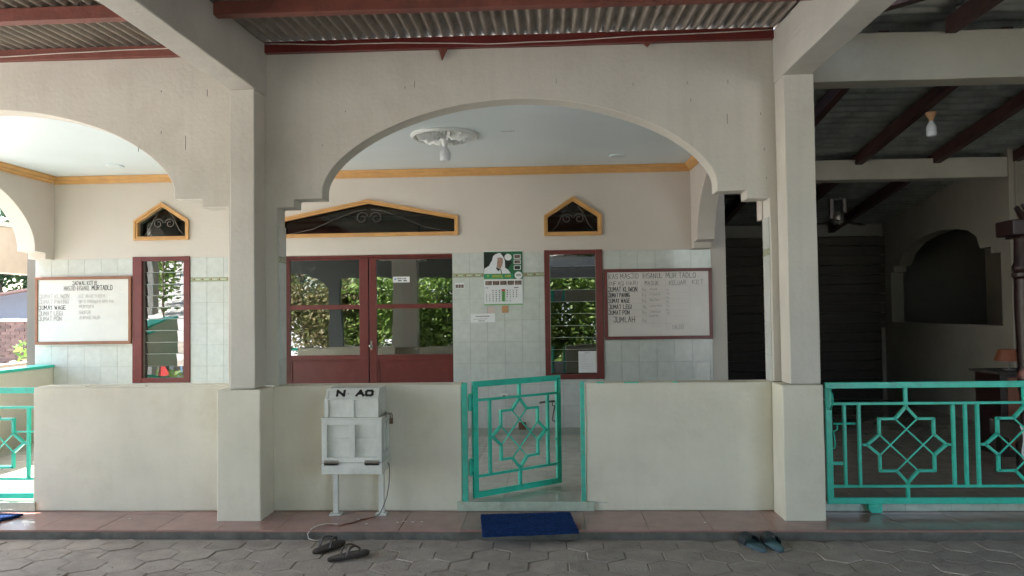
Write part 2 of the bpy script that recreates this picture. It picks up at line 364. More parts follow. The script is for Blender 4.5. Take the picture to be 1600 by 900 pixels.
for i, (x, y) in enumerate(cells):
    if i < 290: inst('paver', hx, pav, (x, y, ZP+random.uniform(-.004, .002)), (random.uniform(-.014, .014), random.uniform(-.014, .014), random.uniform(-.02, .02)))
    else: hexmesh('', x, y, far, random.uniform(-.003, .002))
far.v = [(a, b, c+ZP) for a, b, c in far.v]
tag(far.build('paver_field', M['paver'], pav), kind='stuff')
fill = MB()          # half pavers along the ledge, cut
for i in range(62):
    x = -6.8+i*HW+HW/2
    if -4.4 < x < 3.2: fill.box(x-HW/2+.006, x+HW/2-.006, -.535+random.uniform(-.004, .004), -.485, ZP-.02, ZP-.004+random.uniform(-.003, .002))
tag(fill.build('paver_edge', M['paver'], pav), kind='stuff')

# ---- pink tiled ledge in front of the arcade
lb = MB(); lb.box(-6.6, 7.0, -.472, .02, -.4, -.008); ledge = lb.build('porch_ledge', M['cement'], bevel=.006); tag(ledge, kind='structure'); roughen(ledge, .25, .006, 3)
def slab_mesh(name, wx, wy, t, m, ch=.0015, gap=.0010):
    mb = MB(); a, b = gap, ch+gap
    v = [(a, a, -t), (wx-a, a, -t), (wx-a, wy-a, -t), (a, wy-a, -t), (a, a, -ch), (wx-a, a, -ch), (wx-a, wy-a, -ch), (a, wy-a, -ch), (b, b, 0), (wx-b, b, 0), (wx-b, wy-b, 0), (b, wy-b, 0)]
    mb._add(v, [(0, 1, 5, 4), (1, 2, 6, 5), (2, 3, 7, 6), (3, 0, 4, 7), (4, 5, 9, 8), (5, 6, 10, 9), (6, 7, 11, 10), (7, 4, 8, 11), (8, 9, 10, 11)])
    return mb.mesh(name, m)
pk = slab_mesh('pink_tile', .4, .4, .012, M['pink'])
for i in range(34):
    x = -6.58+i*.4
    j = lambda: random.uniform(-.002, .002)
    inst('pink_tile', pk, ledge, (x, -.475, j()*.4), (j(), j(), 0))
    inst('pink_tile', pk, ledge, (x, -.074, j()*.4), (j(), j(), 0), (1, .22, 1))

# ---- porch floor, side wing floor
fb = MB(); fb.box(-5.9, 1.80, .012, 3.3, -.3, ZF-.006); pf = tag(fb.build('porch_floor', M['grout']), kind='structure')
fb = MB(); fb.box(1.805, 7.4, .012, 6.2, -.3, ZF-.006); sf = tag(fb.build('side_wing_floor', M['grout']), kind='structure')
ft = slab_mesh('floor_tile', .305, .305, .01, M['floor']); fd = slab_mesh('floor_tile', .305, .305, .01, M['floor_dark'])
for i in range(24):
    for k in range(10):
        x, y = -5.52+i*.305, .0+k*.305
        if x < 1.75: inst('floor_tile', ft, pf, (x, y, ZF+random.uniform(-.0006, .0006)), (random.uniform(-.0015, .0015), random.uniform(-.0015, .0015), 0))
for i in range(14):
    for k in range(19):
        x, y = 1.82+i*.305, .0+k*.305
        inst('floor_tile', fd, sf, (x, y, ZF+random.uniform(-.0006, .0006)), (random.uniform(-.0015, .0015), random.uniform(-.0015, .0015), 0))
def tile_mesh(name, wx, hz, m, t=.008, ch=.0008, gap=.0006):
    mb = MB(); a, b = gap, ch+gap     # facing -y, lower left corner at the origin
    v = [(a, t, a), (wx-a, t, a), (wx-a, t, hz-a), (a, t, hz-a), (a, ch, a), (wx-a, ch, a), (wx-a, ch, hz-a), (a, ch, hz-a), (b, 0, b), (wx-b, 0, b), (wx-b, 0, hz-b), (b, 0, hz-b)]
    mb._add(v, [(0, 1, 5, 4), (1, 2, 6, 5), (2, 3, 7, 6), (3, 0, 4, 7), (4, 5, 9, 8), (5, 6, 10, 9), (6, 7, 11, 10), (7, 4, 8, 11), (8, 9, 10, 11)])
    return mb.mesh(name, m)
rs = tile_mesh('step_tile', .305, .066, M['riser'], .014)
for x0, x1, root in ((-.655, .30, pf), (-5.2, -3.70, pf), (1.80, 7.0, sf)):
    x = x0
    while x < x1-.02:
        wd = min(.305, x1-x); inst('step_tile', rs, root, (x, -.014+random.uniform(-.001, .001), .001), (0, 0, 0), (wd/.305, 1, 1)); x += .305

# ---- arcade wall with its two arches
def bay(c, dz=0.):
    r = 1.875-.085 if c < -3 else 1.755
    l = 1.79 if c < -3 else 1.725
    p = [(c-l, .886), (c-l, 2.155+dz), (c-1.60, 2.155+dz), (c-1.60, 2.215+dz), (c-1.395, 2.215+dz), (c-1.395, 2.275+dz)]
    p += arch_pts(c, 1.395, 2.28+dz, .62)[1:-1]
    p += [(c+1.395, 2.275+dz), (c+1.395, 2.215+dz), (c+1.60, 2.215+dz), (c+1.60, 2.155+dz), (c+r, 2.155+dz), (c+r, .886)]
    return p
poly = [(-6.05, .886)]+bay(-4.08, .012)+bay(-.205)+[(1.80, .886), (1.80, PT), (-6.05, PT)]
def wavy(poly, step=.14, amp=.004, seed=0):
    out = []
    for a_, b_ in zip(poly, poly[1:]+poly[:1]):
        k = max(1, int(math.hypot(b_[0]-a_[0], b_[1]-a_[1])/step))
        for i in range(k):
            p = Vector((a_[0]+(b_[0]-a_[0])*i/k, a_[1]+(b_[1]-a_[1])*i/k, 0)); q = p*3.1+Vector((0, 0, seed))
            out.append((p.x+amp*mnoise.noise(q), p.y+amp*mnoise.noise(q+Vector((5, 9, 2)))))
    return out
a = MB(); a.prism(wavy(poly, seed=3), 'y', 0, .17)
arc = a.build('arcade_wall', M['plaster'], smooth=True, bevel=.006); tag(arc, 'cream plastered wall with two wide stepped arches across the porch front', 'wall')
cr = MB()
for x, z, h in ((-2.60, 2.64, .10), (-2.44, 3.0, .05), (-2.95, 2.60, .03), (-2.78, 3.02, .015), (-2.78, 2.72, .02), (-1.0, 3.0, .02), (-.93, 3.02, .05), (.08, 3.02, .03), (1.27, 2.72, .07), (1.28, 2.98, .03), (1.02, 2.86, .02), (.62, 2.98, .02), (1.0, 2.98, .015), (-1.43, 2.84, .012), (-1.6, 2.6, .012), (1.52, 2.5, .02), (1.53, 2.3, .015), (1.5, 2.75, .02)):
    cr.box(x-.0016, x+.0016, -.0012, .003, z-h/2, z+h/2)
tag(cr.build('chipped_mark', M['cement'], arc), kind='stuff')
tl = tile_mesh('tile', .187, .2315, M['tile'])
def frieze_mesh():
    mb = MB(); W, H = .187, .044
    mb.box(.001, W-.001, 0, .008, 0, H)
    mb.cur = 1
    for z in (.004, H-.010): mb.box(.001, W-.001, -.0006, .001, z, z+.006)
    mb.cur = 2
    for cx in (.047, .140):
        mb.prism([(cx+.012*math.cos(t*math.pi/4), H/2+.010*math.sin(t*math.pi/4)) for t in range(8)], 'y', -.0006, .001)
    mb.cur = 1
    for cx in (.0, .0935):
        for s in (-1, 1): mb.prism([(cx+.018, H/2), (cx+.028, H/2+s*.008), (cx+.034, H/2)], 'y', -.0006, .001)
    return mb.mesh('frieze_tile', [M['frieze'], M['olive'], M['brownprint']])
fz = frieze_mesh()
ROWS = [(1.8095, .2205)]+[(1.763-(k+1)*.232, .2315) for k in range(7)]      # (lower edge, height)
def tiled(parent, x0, x1, y, zmax=2.03, rot=None, origin=(0, 0), frieze=True):
    """rows of glazed tiles on the plane y facing the yard; rot turns them onto a jamb"""
    def put(name, me, x, z, sx, sz):
        if rot is None: inst(name, me, parent, (x, y-random.uniform(0, .0012), z), (random.uniform(-.0035, .0035), 0, random.uniform(-.0035, .0035)), (sx, 1, sz))
        else:
            q = Matrix.Rotation(rot, 3, 'Z') @ Vector((x, 0, 0)); inst(name, me, parent, (origin[0]+q.x, origin[1]+q.y, z), (0, 0, rot), (sx, 1, sz))
    for z, h in ROWS:
        if z > zmax-.02: continue
        if z+h < .06: continue
        z0 = max(z, .063); hh = min(z+h, zmax)-z0
        if hh < .02: continue
        x = x0
        while x < x1-.012:
            wd = min(.188, x1-x); put('tile' if z > .1 else 'skirting_tile', tl if z > .1 else sk, x, z0, wd/.188, hh/.2315); x += .188
    if frieze and zmax > 1.9:
        x = x0
        while x < x1-.012:
            wd = min(.188, x1-x); put('frieze_tile', fz, x, 1.7645, wd/.188, 1); x += .188
sk = tile_mesh('skirting_tile', .187, .2315, M['skirt'])
tiled(arc, 0, .15, 0, 2.15, rot=rad(90), origin=(-1.9235, .02))
tiled(arc, 0, .15, 0, 2.15, rot=rad(-90), origin=(1.543, .17))

# ---- pillars and roof beams
def pillar(x0, x1, sx0, sx1, label):
    p = empty('pillar', ((x0+x1)/2, -.12, 0), 0, label, 'pillar'); ox, oy = (x0+x1)/2, -.12
    b = MB(); b.box(x0-ox, x1-ox, -.253-oy, -.006-oy, -.01, .884); o = b.build('base', M['plaster_low'], p, bevel=.008); roughen(o, .16, .0035, x0)
    s = MB(); s.box(sx0-ox, sx1-ox, -.212-oy, -.005-oy, .886, 2.957); o = s.build('shaft', M['plaster'], p, bevel=.006); roughen(o, .16, .0035, x1)
pillar(-2.2615, -1.9587, -2.1864, -2.0131, 'cream square pillar between the two arches with a wider base')
pillar(1.5306, 1.7978, 1.5983, 1.7973, 'cream square pillar beside the long teal gate')
def rz(y): return 3.338+.05*y          # underside of the sheets
def roof_beam(x0, x1, label):
    b = MB(); b.prism([(-.004, 2.958), (-.004, rz(0)-.006), (-6.8, rz(-6.8)-.006), (-6.8, 2.90)], 'x', x0, x1)
    o = b.build('roof_beam', M['beam'], bevel=.008); tag(o, label, 'beam'); roughen(o, .22, .004, x0); return o
roof_beam(-2.195, -2.003, 'pale concrete beam running forward from the pillar between the arches')
roof_beam(1.592, 1.790, 'pale concrete beam running forward from the pillar beside the long gate')

# ---- low walls between the pillars
def low_wall(x0, x1, label):
    b = MB(); b.box(x0, x1, 0.0, .168, 0.0, .8845); o = b.build('low_wall', M['plaster_low'], bevel=.010, seg=3); tag(o, label, 'wall'); roughen(o, .16, .005, x0*3); return o
lw0 = low_wall(-3.722, -2.255, 'cream low wall with whiteboard behind, left of the middle pillar')
c = MB()
for x0, x1 in ((-3.69, -3.34), (-3.32, -2.9), (-2.88, -2.3)): c.box(x0, x1, .012, .15, .878, .891+random.uniform(0, .003))
tag(c.build('capping_piece', M['plaster_low'], lw0), kind='stuff')
lw1 = low_wall(-1.966, -.618, 'cream low wall behind the white donation box')
lw2 = low_wall(.251, 1.54, 'cream low wall between small gate and the pillar beside the long gate, plain')
for x, wd in ((.33, .05), (.52, .10), (.86, .03)):
    c = MB(); c.box(x, x+wd, -.003, .02, .884, .8905); c.build('paint_smear', M['teal'], lw2)

# ---- back wall with door, louvre windows and gabled lights
bw = empty('back_wall', (0, 0, 0), 0, 'long back wall, pale green tiles below cream plaster, with maroon door', 'wall')
XL, XR = -5.70, 1.745
def gable_open(x0, x1, zb, zs, xm, zt): return dict(x0=x0, x1=x1, zb=zb, pts=[(x0, zs), (xm, zt), (x1, zs)])
OP = [gable_open(-4.569, -3.946, 2.227, 2.446, -4.255, 2.648), gable_open(-2.95, -.962, 2.225, 2.438, -1.952, 2.632), gable_open(-.033, .588, 2.198, 2.422, .283, 2.622)]
m = MB(); x = XL
for o in OP:
    i = .02
    x0, x1 = o['x0']+i, o['x1']-i; xm, zt = o['pts'][1]; zs = o['pts'][0][1]
    m.box(x, x0, B, 3.03, 2.03, 3.3); m.box(x0, x1, B, 3.03, 2.03, o['zb']+i)
    m.prism([(x0, zs-i), (xm, zt-i*1.2), (x1, zs-i), (x1, 3.3), (x0, 3.3)], 'y', B, 3.03); x = x1
m.box(x, 1.90, B, 3.03, 2.03, 3.3)
m.box(XR, 1.90, B, 3.03, 0, 2.03)
m.build('plaster', M['backplaster'], bw)
m = MB(); GY = B+.0062
for x0, x1 in ((XL, -4.585), (-3.94, -2.94), (-1.034, -.036), (.59, XR)): m.box(x0, x1, GY, 3.03, 0, 2.029)
for x0, x1 in ((-4.585, -3.94), (-.036, .59)): m.box(x0, x1, GY, 3.03, 0, .655)
tag(m.build('tile_bed', M['grout'], bw), kind='stuff')
for x0, x1 in ((XL, -4.585), (-3.938, -2.942), (-1.032, -.038), (.592, XR-.002)): tiled(bw, x0, x1, B+.004)
for x0, x1 in ((-4.585, -3.94), (-.038, .592)): tiled(bw, x0, x1, B+.004, .652)
tiled(bw, 0, .10, 0, 2.03, rot=rad(90), origin=(-2.937, B+.006))
m = MB(); m.box(1.575, 1.712, B-.004, B+.004, .50, .815); m.build('access_cover', M['whiteplastic'], bw, bevel=.002)

def ring(mb, outer, wd, y0, y1):
    n = len(outer); inner = []
    for i in range(n):
        p0, p1, p2 = Vector(outer[i-1]), Vector(outer[i]), Vector(outer[(i+1) % n])
        d1, d2 = (p1-p0).normalized(), (p2-p1).normalized(); n1, n2 = Vector((-d1.y, d1.x)), Vector((-d2.y, d2.x))
        b_ = (n1+n2).normalized(); inner.append(tuple(p1+b_*wd/max(.3, b_.dot(n1))))
    v = [(p[0], y, p[1]) for y in (y0, y1) for p in outer]+[(p[0], y, p[1]) for y in (y0, y1) for p in inner]
    f = []
    for i in range(n):
        j = (i+1) % n
        f += [(i, j, 2*n+j, 2*n+i), (n+i, 3*n+i, 3*n+j, n+j), (i, n+i, n+j, j), (2*n+i, 2*n+j, 3*n+j, 3*n+i)]
    mb._add(v, f); return inner
def spiral(cx, cz, r, turns, start, sgn, n=26):
    return [(cx+sgn*r*(1-.72*i/n)*math.cos(start+turns*2*math.pi*i/n), cz+r*(1-.72*i/n)*math.sin(start+turns*2*math.pi*i/n)) for i in range(n+1)]
for k, o in enumerate(OP):
    x0, x1, zb = o['x0'], o['x1'], o['zb']; (_, zs), (xm, zt), _ = o['pts']
    wd = o['x1']-o['x0']
    fr = MB(); out = [(x0, zb), (x1, zb), (x1, zs), (xm, zt), (x0, zs)]
    inn = ring(fr, out, .022, B-.030, B-.001)
    ring(fr, inn, .020, B-.018, B+.03)
    wf = fr.build('gable_light', M['orange'], bw, bevel=.003)
    gm = MB(); gm.prism([(x0+.02, zb+.02), (x1-.02, zb+.02), (x1-.02, zs-.02), (xm, zt-.024), (x0+.02, zs-.02)], 'y', B+.088, B+.093); gm.build('pane', M['darkglass'], wf)
    sc = MB(); Y = B+.045; r = (.058 if k != 1 else .070); h = zt-zb
    for s in (-1, 1):
        cz = zb+(.19 if k != 1 else .21)
        sp = spiral(xm+s*(r+.008), cz, r, -1.35, math.pi*.95, s)
        P = [(px, Y, pz) for px, pz in sp]; sc.tube(P, .0052, 6)
        if k != 1: st = [(xm+s*.055, zt-.10), (xm+s*.11, zb+.25), (xm+s*.17, zb+.12), (xm+s*.24, zb+.045)]
        else: st = [(xm+s*.02, cz+.095), (xm+s*.16, cz+.075), (xm+s*.40, cz-.015), (xm+s*.62, zb+.10), (xm+s*.90, zb+.045)]
        sc.tube([(px, Y, pz) for px, pz in st], .0045, 6)
    sc.build('scroll_grille', M['iron'], wf, smooth='all')
# door: two leaves set back in the wall
DY = 3.0
dfm = MB(); dfm.box(-2.94, -.98, DY-.03, DY+.06, 2.003, 2.032); dfm.box(-2.94, -2.91, DY-.03, DY+.06, .06, 2.002); dfm.box(-1.034, -.94, DY+.075, DY+.12, .06, 2.0)
dfm.build('door_frame', M['maroon'], bw, bevel=.003)
def leaf(x0, x1, gx0, gx1):
    o = MB(); y0, y1 = DY-.022, DY+.022
    o.box(x0, gx0, y0, y1, .07, 2.0); o.box(gx1, x1, y0, y1, .07, 2.0)
    for z0, z1 in ((.07, .20), (.885, .932), (1.437, 1.487), (1.982, 2.0)): o.box(gx0, gx1, y0+.002, y1-.002, z0, z1)
    d = o.build('door_leaf', M['maroon'], bw, bevel=.003)
    for z0, z1 in ((.932, 1.437), (1.487, 1.982)):
        g_ = MB(); g_.box(gx0, gx1, DY-.003, DY+.003, z0, z1); g_.build('pane', M['glass'], d)
    p = MB(); p.box(gx0, gx1, DY-.004, DY+.010, .20, .885); p.build('panel', M['maroon'], d)
    p = MB(); ring(p, [(gx0+.0, .20), (gx1, .20), (gx1, .885), (gx0, .885)], .022, DY-.016, DY-.0045); p.build('panel_moulding', M['maroon'], d, bevel=.003)
    return d
leaf(-2.905, -1.978, -2.855, -2.078)
d2 = leaf(-1.966, -.965, -1.888, -.99)
h = MB(); h.lathe([(.018, 0), (.018, .006), (.008, .010), (.008, .03), (.017, .036), (.017, .052), (.008, .058)], 14)
h.v = [(a_-1.948, DY-.022-c_, b_+1.03) for a_, b_, c_ in h.v]; h.build('knob', M['steel'], d2, smooth=True)
h = MB(); h.box(-1.957, -1.939, DY-.026, DY-.0215, .985, 1.085); h.build('lock_plate', M['steel'], d2)
st = MB(); st.box(-1.705, -1.52, DY-.0055, DY-.0035, 1.725, 1.788); st = st.build('sticker', M['paper'], d2)
q = MB(); write(q, 'OPEN CLOSE', -1.655, 1.762, .008, .012, DY-.0062, .003); q.box(-1.65, -1.61, DY-.0064, DY-.0056, 1.738, 1.75); q.box(-1.59, -1.55, DY-.0064, DY-.0056, 1.738, 1.75); q.build('print', M['ink'], st)
q = MB(); q.box(-1.69, -1.668, DY-.0064, DY-.0056, 1.752, 1.772); q.build('blue_mark', M['bluewall'], st)
# louvre windows
def louvre(x0, x1, zb, zt, jl, jr, tilts, rail=False):
    f = MB(); y0, y1 = B-.012, B+.10
    f.box(x0, x0+jl, y0, y1, zb, zt); f.box(x1-jr, x1, y0, y1, zb, zt); f.box(x0+jl, x1-jr, y0+.003, y1-.003, zt-.048, zt-.001); f.box(x0+jl, x1-jr, y0+.003, y1-.003, zb+.001, zb+.052)
    wn = f.build('louvre_window', M['maroon'], bw, bevel=.003)
    za, zc = zb+.052, zt-.048; n = len(tilts); hh = (zc-za)/n
    for i, t in enumerate(tilts):
        s = MB(); L = (hh+.012)/2; W = (x1-jr-x0-jl)/2-.004
        s.box(-W, W, -.0025, .0025, -L, L-.004); s.cur = 1; s.box(-W, W, -.0028, .0028, L-.0039, L); o = s.build('louvre_slat', [M['louvre'], M['glassedge']], wn)
        o.location = ((x0+jl+x1-jr)/2, B+.055, za+hh*(i+.5)); o.rotation_euler = (rad(t), 0, 0)
    c_ = MB()
    for x in (x0+jl, x1-jr-.006): c_.box(x, x+.006, B+.03, B+.08, za, zc)
    c_.build('slat_holder', M['steel'], wn)
    return wn
random.seed(5)
louvre(-.036, .590, .658, 2.046, .056, .072, [1.5, .4, 0, .2, -.3, .3, 9, .2, 8, 7.5])
louvre(-4.585, -3.938, .656, 2.046, .105, .07, [-4, 3, 5, 4.4, 5.6, 5.2, 6, 6.4, 7, 8])
# cornice
def cornice(mb, axis, a0, a1, face, s):
    pr = [(0, 2.868), (.016, 2.868), (.020, 2.884), (.036, 2.893), (.040, 2.912), (.058, 2.926), (.062, 2.947), (0, 2.947)]
    pl = [(face+s*p[0], p[1]) for p in pr]
    if axis == 'x': mb.prism(pl, 'x', a0, a1)
    else: mb.prism(pl, 'y', a0, a1)
m = MB(); cornice(m, 'x', -5.48, 1.535, B-.0005, -1); m.build('cornice', M['orange'], bw)

# ---- side walls of the porch, each with an arch
def side_wall(x0, x1, low, label, inner, sgn):
    c_, hf = 1.43, 1.13
    p = [(.174, low), (.174, PT-.04), (B-.002, PT-.04), (B-.002, 2.03)] if low > 1 else [(.174, 2.03), (.174, PT-.04), (B-.002, PT-.04), (B-.002, 2.03)]
    p += [(2.735, 2.03), (2.735, 2.095), (c_+hf, 2.105), (c_+hf, 2.16)]+arch_pts(c_, hf, 2.16, .66, 36)[1:-1][::-1]+[(c_-hf, 2.16), (c_-hf, 2.105), (.30, 2.095), (.30, 2.03)]
    m_ = MB(); m_.prism(wavy(p, amp=.003, seed=5), 'x', x0, x1); o = m_.build('side_wall', M['backplaster'], smooth=True, bevel=.004); tag(o, label, 'wall')
    k_ = MB(); cornice(k_, 'y', .172, B-.072, inner, sgn); k_.build('cornice', M['orange'], o)
    return o
side_wall(1.540, 1.722, 2.03, 'cream side wall with an arch at the right end of the porch', 1.5395, -1)
sw = side_wall(-5.68, -5.48, 2.03, 'cream side wall with an arch opening to the bright yard at left', -5.4795, 1)
m = MB(); m.box(-5.66, -5.485, .172, B-.001, .05, .835); o = m.build('low_wall', M['plaster_low'], bevel=.006); tag(o, 'low side wall capped in teal at the open left end of porch', 'wall')
m = MB(); m.box(-5.70, -5.47, .172, B-.002, .836, .866); m.build('capping', M['teal'], o, bevel=.004)

# ---- porch ceiling
m = MB(); m.box(-5.67, 1.73, .172, B+.1, 2.95, 3.29); ceil = tag(m.build('porch_ceiling', M['ceiling']), kind='structure')
# ---- room behind the windows
m = MB()
m.box(-5.9, 2.0, 3.06, 10.1, -.2, .05); m.box(-5.9, 2.0, 3.06, 10.1, 3.305, 3.5); m.box(-5.9, 2.0, 10.0, 10.2, .05, 3.3); m.box(-5.9, -5.72, 3.04, 10, .05, 3.3); m.box(1.74, 1.88, 3.04, 10, .05, 3.3)
pr = tag(m.build('prayer_room', M['room']), kind='structure')
m = MB()
for y in (5.2, 7.6): m.box(-5.6, 1.7, y, y+.18, 2.75, 2.98)
m.box(-2.2, -1.95, 6.1, 6.35, .05, 3.0)
m.build('timber', M['roomred'], pr)

# ---- side wing on the right
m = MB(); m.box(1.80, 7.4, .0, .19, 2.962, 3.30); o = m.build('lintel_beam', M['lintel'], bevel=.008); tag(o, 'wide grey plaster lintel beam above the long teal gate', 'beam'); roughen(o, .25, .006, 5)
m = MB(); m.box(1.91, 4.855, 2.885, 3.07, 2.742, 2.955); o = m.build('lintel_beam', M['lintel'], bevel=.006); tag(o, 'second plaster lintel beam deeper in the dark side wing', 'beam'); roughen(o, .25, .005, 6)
ap = [(3.07, 0.0), (3.07, 1.17), (5.72, 1.17), (5.72, 1.87), (5.62, 1.87), (5.62, 1.955), (5.47, 1.955)]
ap += [(5.30, 2.12), (5.05, 2.23), (4.7, 2.30), (4.3, 2.325), (3.95, 2.30), (3.70, 2.255), (3.53, 2.17), (3.46, 2.03), (3.25, 2.03), (3.25, 1.955), (3.06, 1.955), (3.06, 1.95)]
wl = MB()
wl.prism([(2.886, .0), (2.886, 3.2), (5.95, 3.2), (5.95, 0), (5.72, 0)]+[(5.72, 1.87), (5.62, 1.87), (5.62, 1.955), (5.47, 1.955), (5.30, 2.12), (5.05, 2.23), (4.7, 2.30), (4.3, 2.325), (3.95, 2.30), (3.70, 2.255), (3.53, 2.17), (3.46, 2.03), (3.25, 2.03), (3.25, 1.955), (3.07, 1.955), (3.07, 0)], 'x', 4.86, 5.03)
wl.box(4.861, 5.029, 3.0705, 5.7195, 0, 1.17)
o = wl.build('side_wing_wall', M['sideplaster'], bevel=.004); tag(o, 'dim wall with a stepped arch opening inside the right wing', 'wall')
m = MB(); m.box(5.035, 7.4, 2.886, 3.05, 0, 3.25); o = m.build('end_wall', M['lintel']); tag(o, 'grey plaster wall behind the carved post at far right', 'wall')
m.v = []; m = MB(); m.tube([(4.93, 2.872, 2.95), (4.93, 2.872, 2.16), (4.99, 2.872, 2.12), (5.25, 2.872, 2.12)], .011, 8); m.build('conduit', M['sideplaster'], o, smooth=True)
m = MB(); m.box(1.9, 7.4, 5.96, 6.1, 2.42, 2.62); m.box(4.87, 7.4, 5.96, 6.1, 0, 2.42); m.box(1.9, 7.4, 5.97, 6.1, 2.62, 3.4); m.box(1.9, 4.868, 6.02, 6.1, 0, 2.418); o = m.build('rear_wall', M['room']); tag(o, 'dark rear wall across the back of the right wing', 'wall')
sh = empty('slatted_shutter', (3.4, 5.98, 0), 0, 'dark slatted shutter closing the back of the right wing', 'shutter')
for i in range(17):
    s = MB(); s.box(-1.5, 1.46, -.012, .012, .07+i*.138, .07+i*.138+.128); o = s.build('slat', M['night'], sh, bevel=.004); o.rotation_euler = (rad(2), 0, 0)
s = MB(); s.box(1.40, 1.455, -.05, -.02, .063, 2.42); s.build('jamb', M['sideplaster'], sh)
m = MB(); m.box(6.3, 6.45, 3.05, 5.96, 0, 3.2); o = m.build('inner_wall', M['awn']); tag(o, 'dark wall seen through the arch of the right wing', 'wall')
m = MB(); m.box(7.4, 7.6, -8.6, 6.1, -.1, 3.5); o = m.build('light_block_wall', M['sideplaster']); tag(o, 'plain unseen wall added at far right to block light from the covered yard', 'wall')  # out of view, added to keep light off the right side

# ---- corrugated roof over the yard
def corr(name, m, x0, x1, y0, y1, zf, amp, wl_, axis='x', dz=0., n=8):
    """sheet with waves across x (ribs along y), or across y when axis == 'y'"""
    mb = MB(); a0, a1 = (x0, x1) if axis == 'x' else (y0, y1); k = int((a1-a0)/wl_*n)
    segs = 2
    b0, b1 = (y0, y1) if axis == 'x' else (x0, x1)
    for i in range(k+1):
        a_ = a0+(a1-a0)*i/k; wv = amp*math.sin(2*math.pi*a_/wl_)
        for j in range(segs+1):
            b_ = b0+(b1-b0)*j/segs
            x, y = (a_, b_) if axis == 'x' else (b_, a_)
            mb.v.append((x, y, zf(x, y)+wv+amp+dz))
    for i in range(k):
        for j in range(segs):
            p = i*(segs+1)+j; mb.f.append((p, p+1, p+segs+2, p+segs+1)); mb.mi.append(0)
    return mb.mesh(name, m, smooth='all')
def roof(x0, x1, label, n, gap=None):
    r = empty('corrugated_roof', ((x0+x1)/2, -2, 3.3), 0, label, 'roof'); ox, oy, oz = r.location
    wd = (x1-x0)/n
    for i in range(n):
        me = corr('roof_sheet', M['asbestos'], x0+i*wd-(.10 if i == 0 else .03), x0+(i+1)*wd+(.10 if i == n-1 else .03), -6.9, .10, lambda x, y: rz(y), .021, .0765, dz=.004*(i % 2))  # unseen front stretch lengthened so light enters mostly from the left
        o = bpy.data.objects.new('roof_sheet', me); COL.objects.link(o); o.parent = r; o.location = (-ox, -oy, -oz)
    for y in (-.855, -1.9, -3.0, -4.1, -5.2, -6.3):
        m_ = MB(); m_.box(x0-ox, x1-ox, y-.035-oy, y+.035-oy, rz(y)-.085-oz, rz(y)-.002-oz); o = m_.build('purlin', M['oxide'], r, bevel=.004); roughen(o, .3, .004, y)
    m_ = MB(); m_.box(x0-ox, x1-ox, -.05-oy, -.003-oy, 3.262-oz, 3.342-oz); o = m_.build('wall_plate', M['oxide'] if x1 < 0 else M['maroon'], r, bevel=.003); roughen(o, .3, .003, x0)
    return r
roof(-7.5, -2.197, 'grey corrugated roof over the left bay with faded red purlins', 6)
rm = roof(-2.002, 1.59, 'grey corrugated roof over the middle bay with dark red purlins', 4)
for x, s in ((-.72, 1), (.72, .55)):
    m_ = MB(); m_.prism([(x-.03*s, 3.262), (x+.035*s, 3.262), (x-.008*s, 3.262-.085*s)] if s > .9 else [(x-.03, 3.262), (x+.03, 3.262), (x, 3.232)], 'y', -.045, -.02)
    o = m_.build('splinter', M['oxide'], rm); o.location = -Vector(rm.location)
def cable(pts, label, m_=None, r=.004):
    t = MB(); P = []
    for a_, b_ in zip(pts, pts[1:]):
        for k in range(5): P.append(Vector(a_).lerp(Vector(b_), k/5))
    P.append(Vector(pts[-1])); P = [p+Vector((0, 0, .0012*math.sin(i*1.1))) for i, p in enumerate(P)]
    o = t.tube(P, r, 6).build('cable', m_ or M['cable'], smooth='all'); tag(o, label, 'cable'); return o
cable([(-2.0, -.056, 3.325), (-1.5, -.056, 3.305), (-1.04, -.056, 3.306), (-.41, -.056, 3.279), (.09, -.056, 3.283), (.67, -.056, 3.303), (1.58, -.056, 3.318)], 'thin white cable along the red wall plate over the middle arch')
cable([(-5.5, -.056, 3.29), (-4.4, -.056, 3.285), (-3.9, -.056, 3.288), (-3.3, -.056, 3.305), (-2.95, -.056, 3.312), (-2.3, -.056, 3.318)], 'thin white cable along the red wall plate over the left arch')
# far side of the covered yard (mirrored in the panes)
p = [(-9.6, ZP), (-9.6, 3.05), (1.79, 3.05), (1.79, 2.22), (1.5, 2.22), (1.5, ZP), (1.2, ZP), (1.2, 2.22), (-1.2, 2.22), (-1.2, ZP), (-1.5, ZP), (-1.5, 2.22), (-5.0, 2.22), (-5.0, ZP), (-5.3, ZP), (-5.3, 2.0)]+arch_pts(-7.3, 1.95, 2.0, .5, 30)[1:-1][::-1]+[(-9.25, 2.0), (-9.25, ZP)]
m = MB(); m.prism(p, 'y', -7.1, -6.93); o = m.build('outer_arcade', M['outer'], bevel=.004); tag(o, 'dark painted arcade on the far side of the covered yard, mirrored in the panes', 'wall')
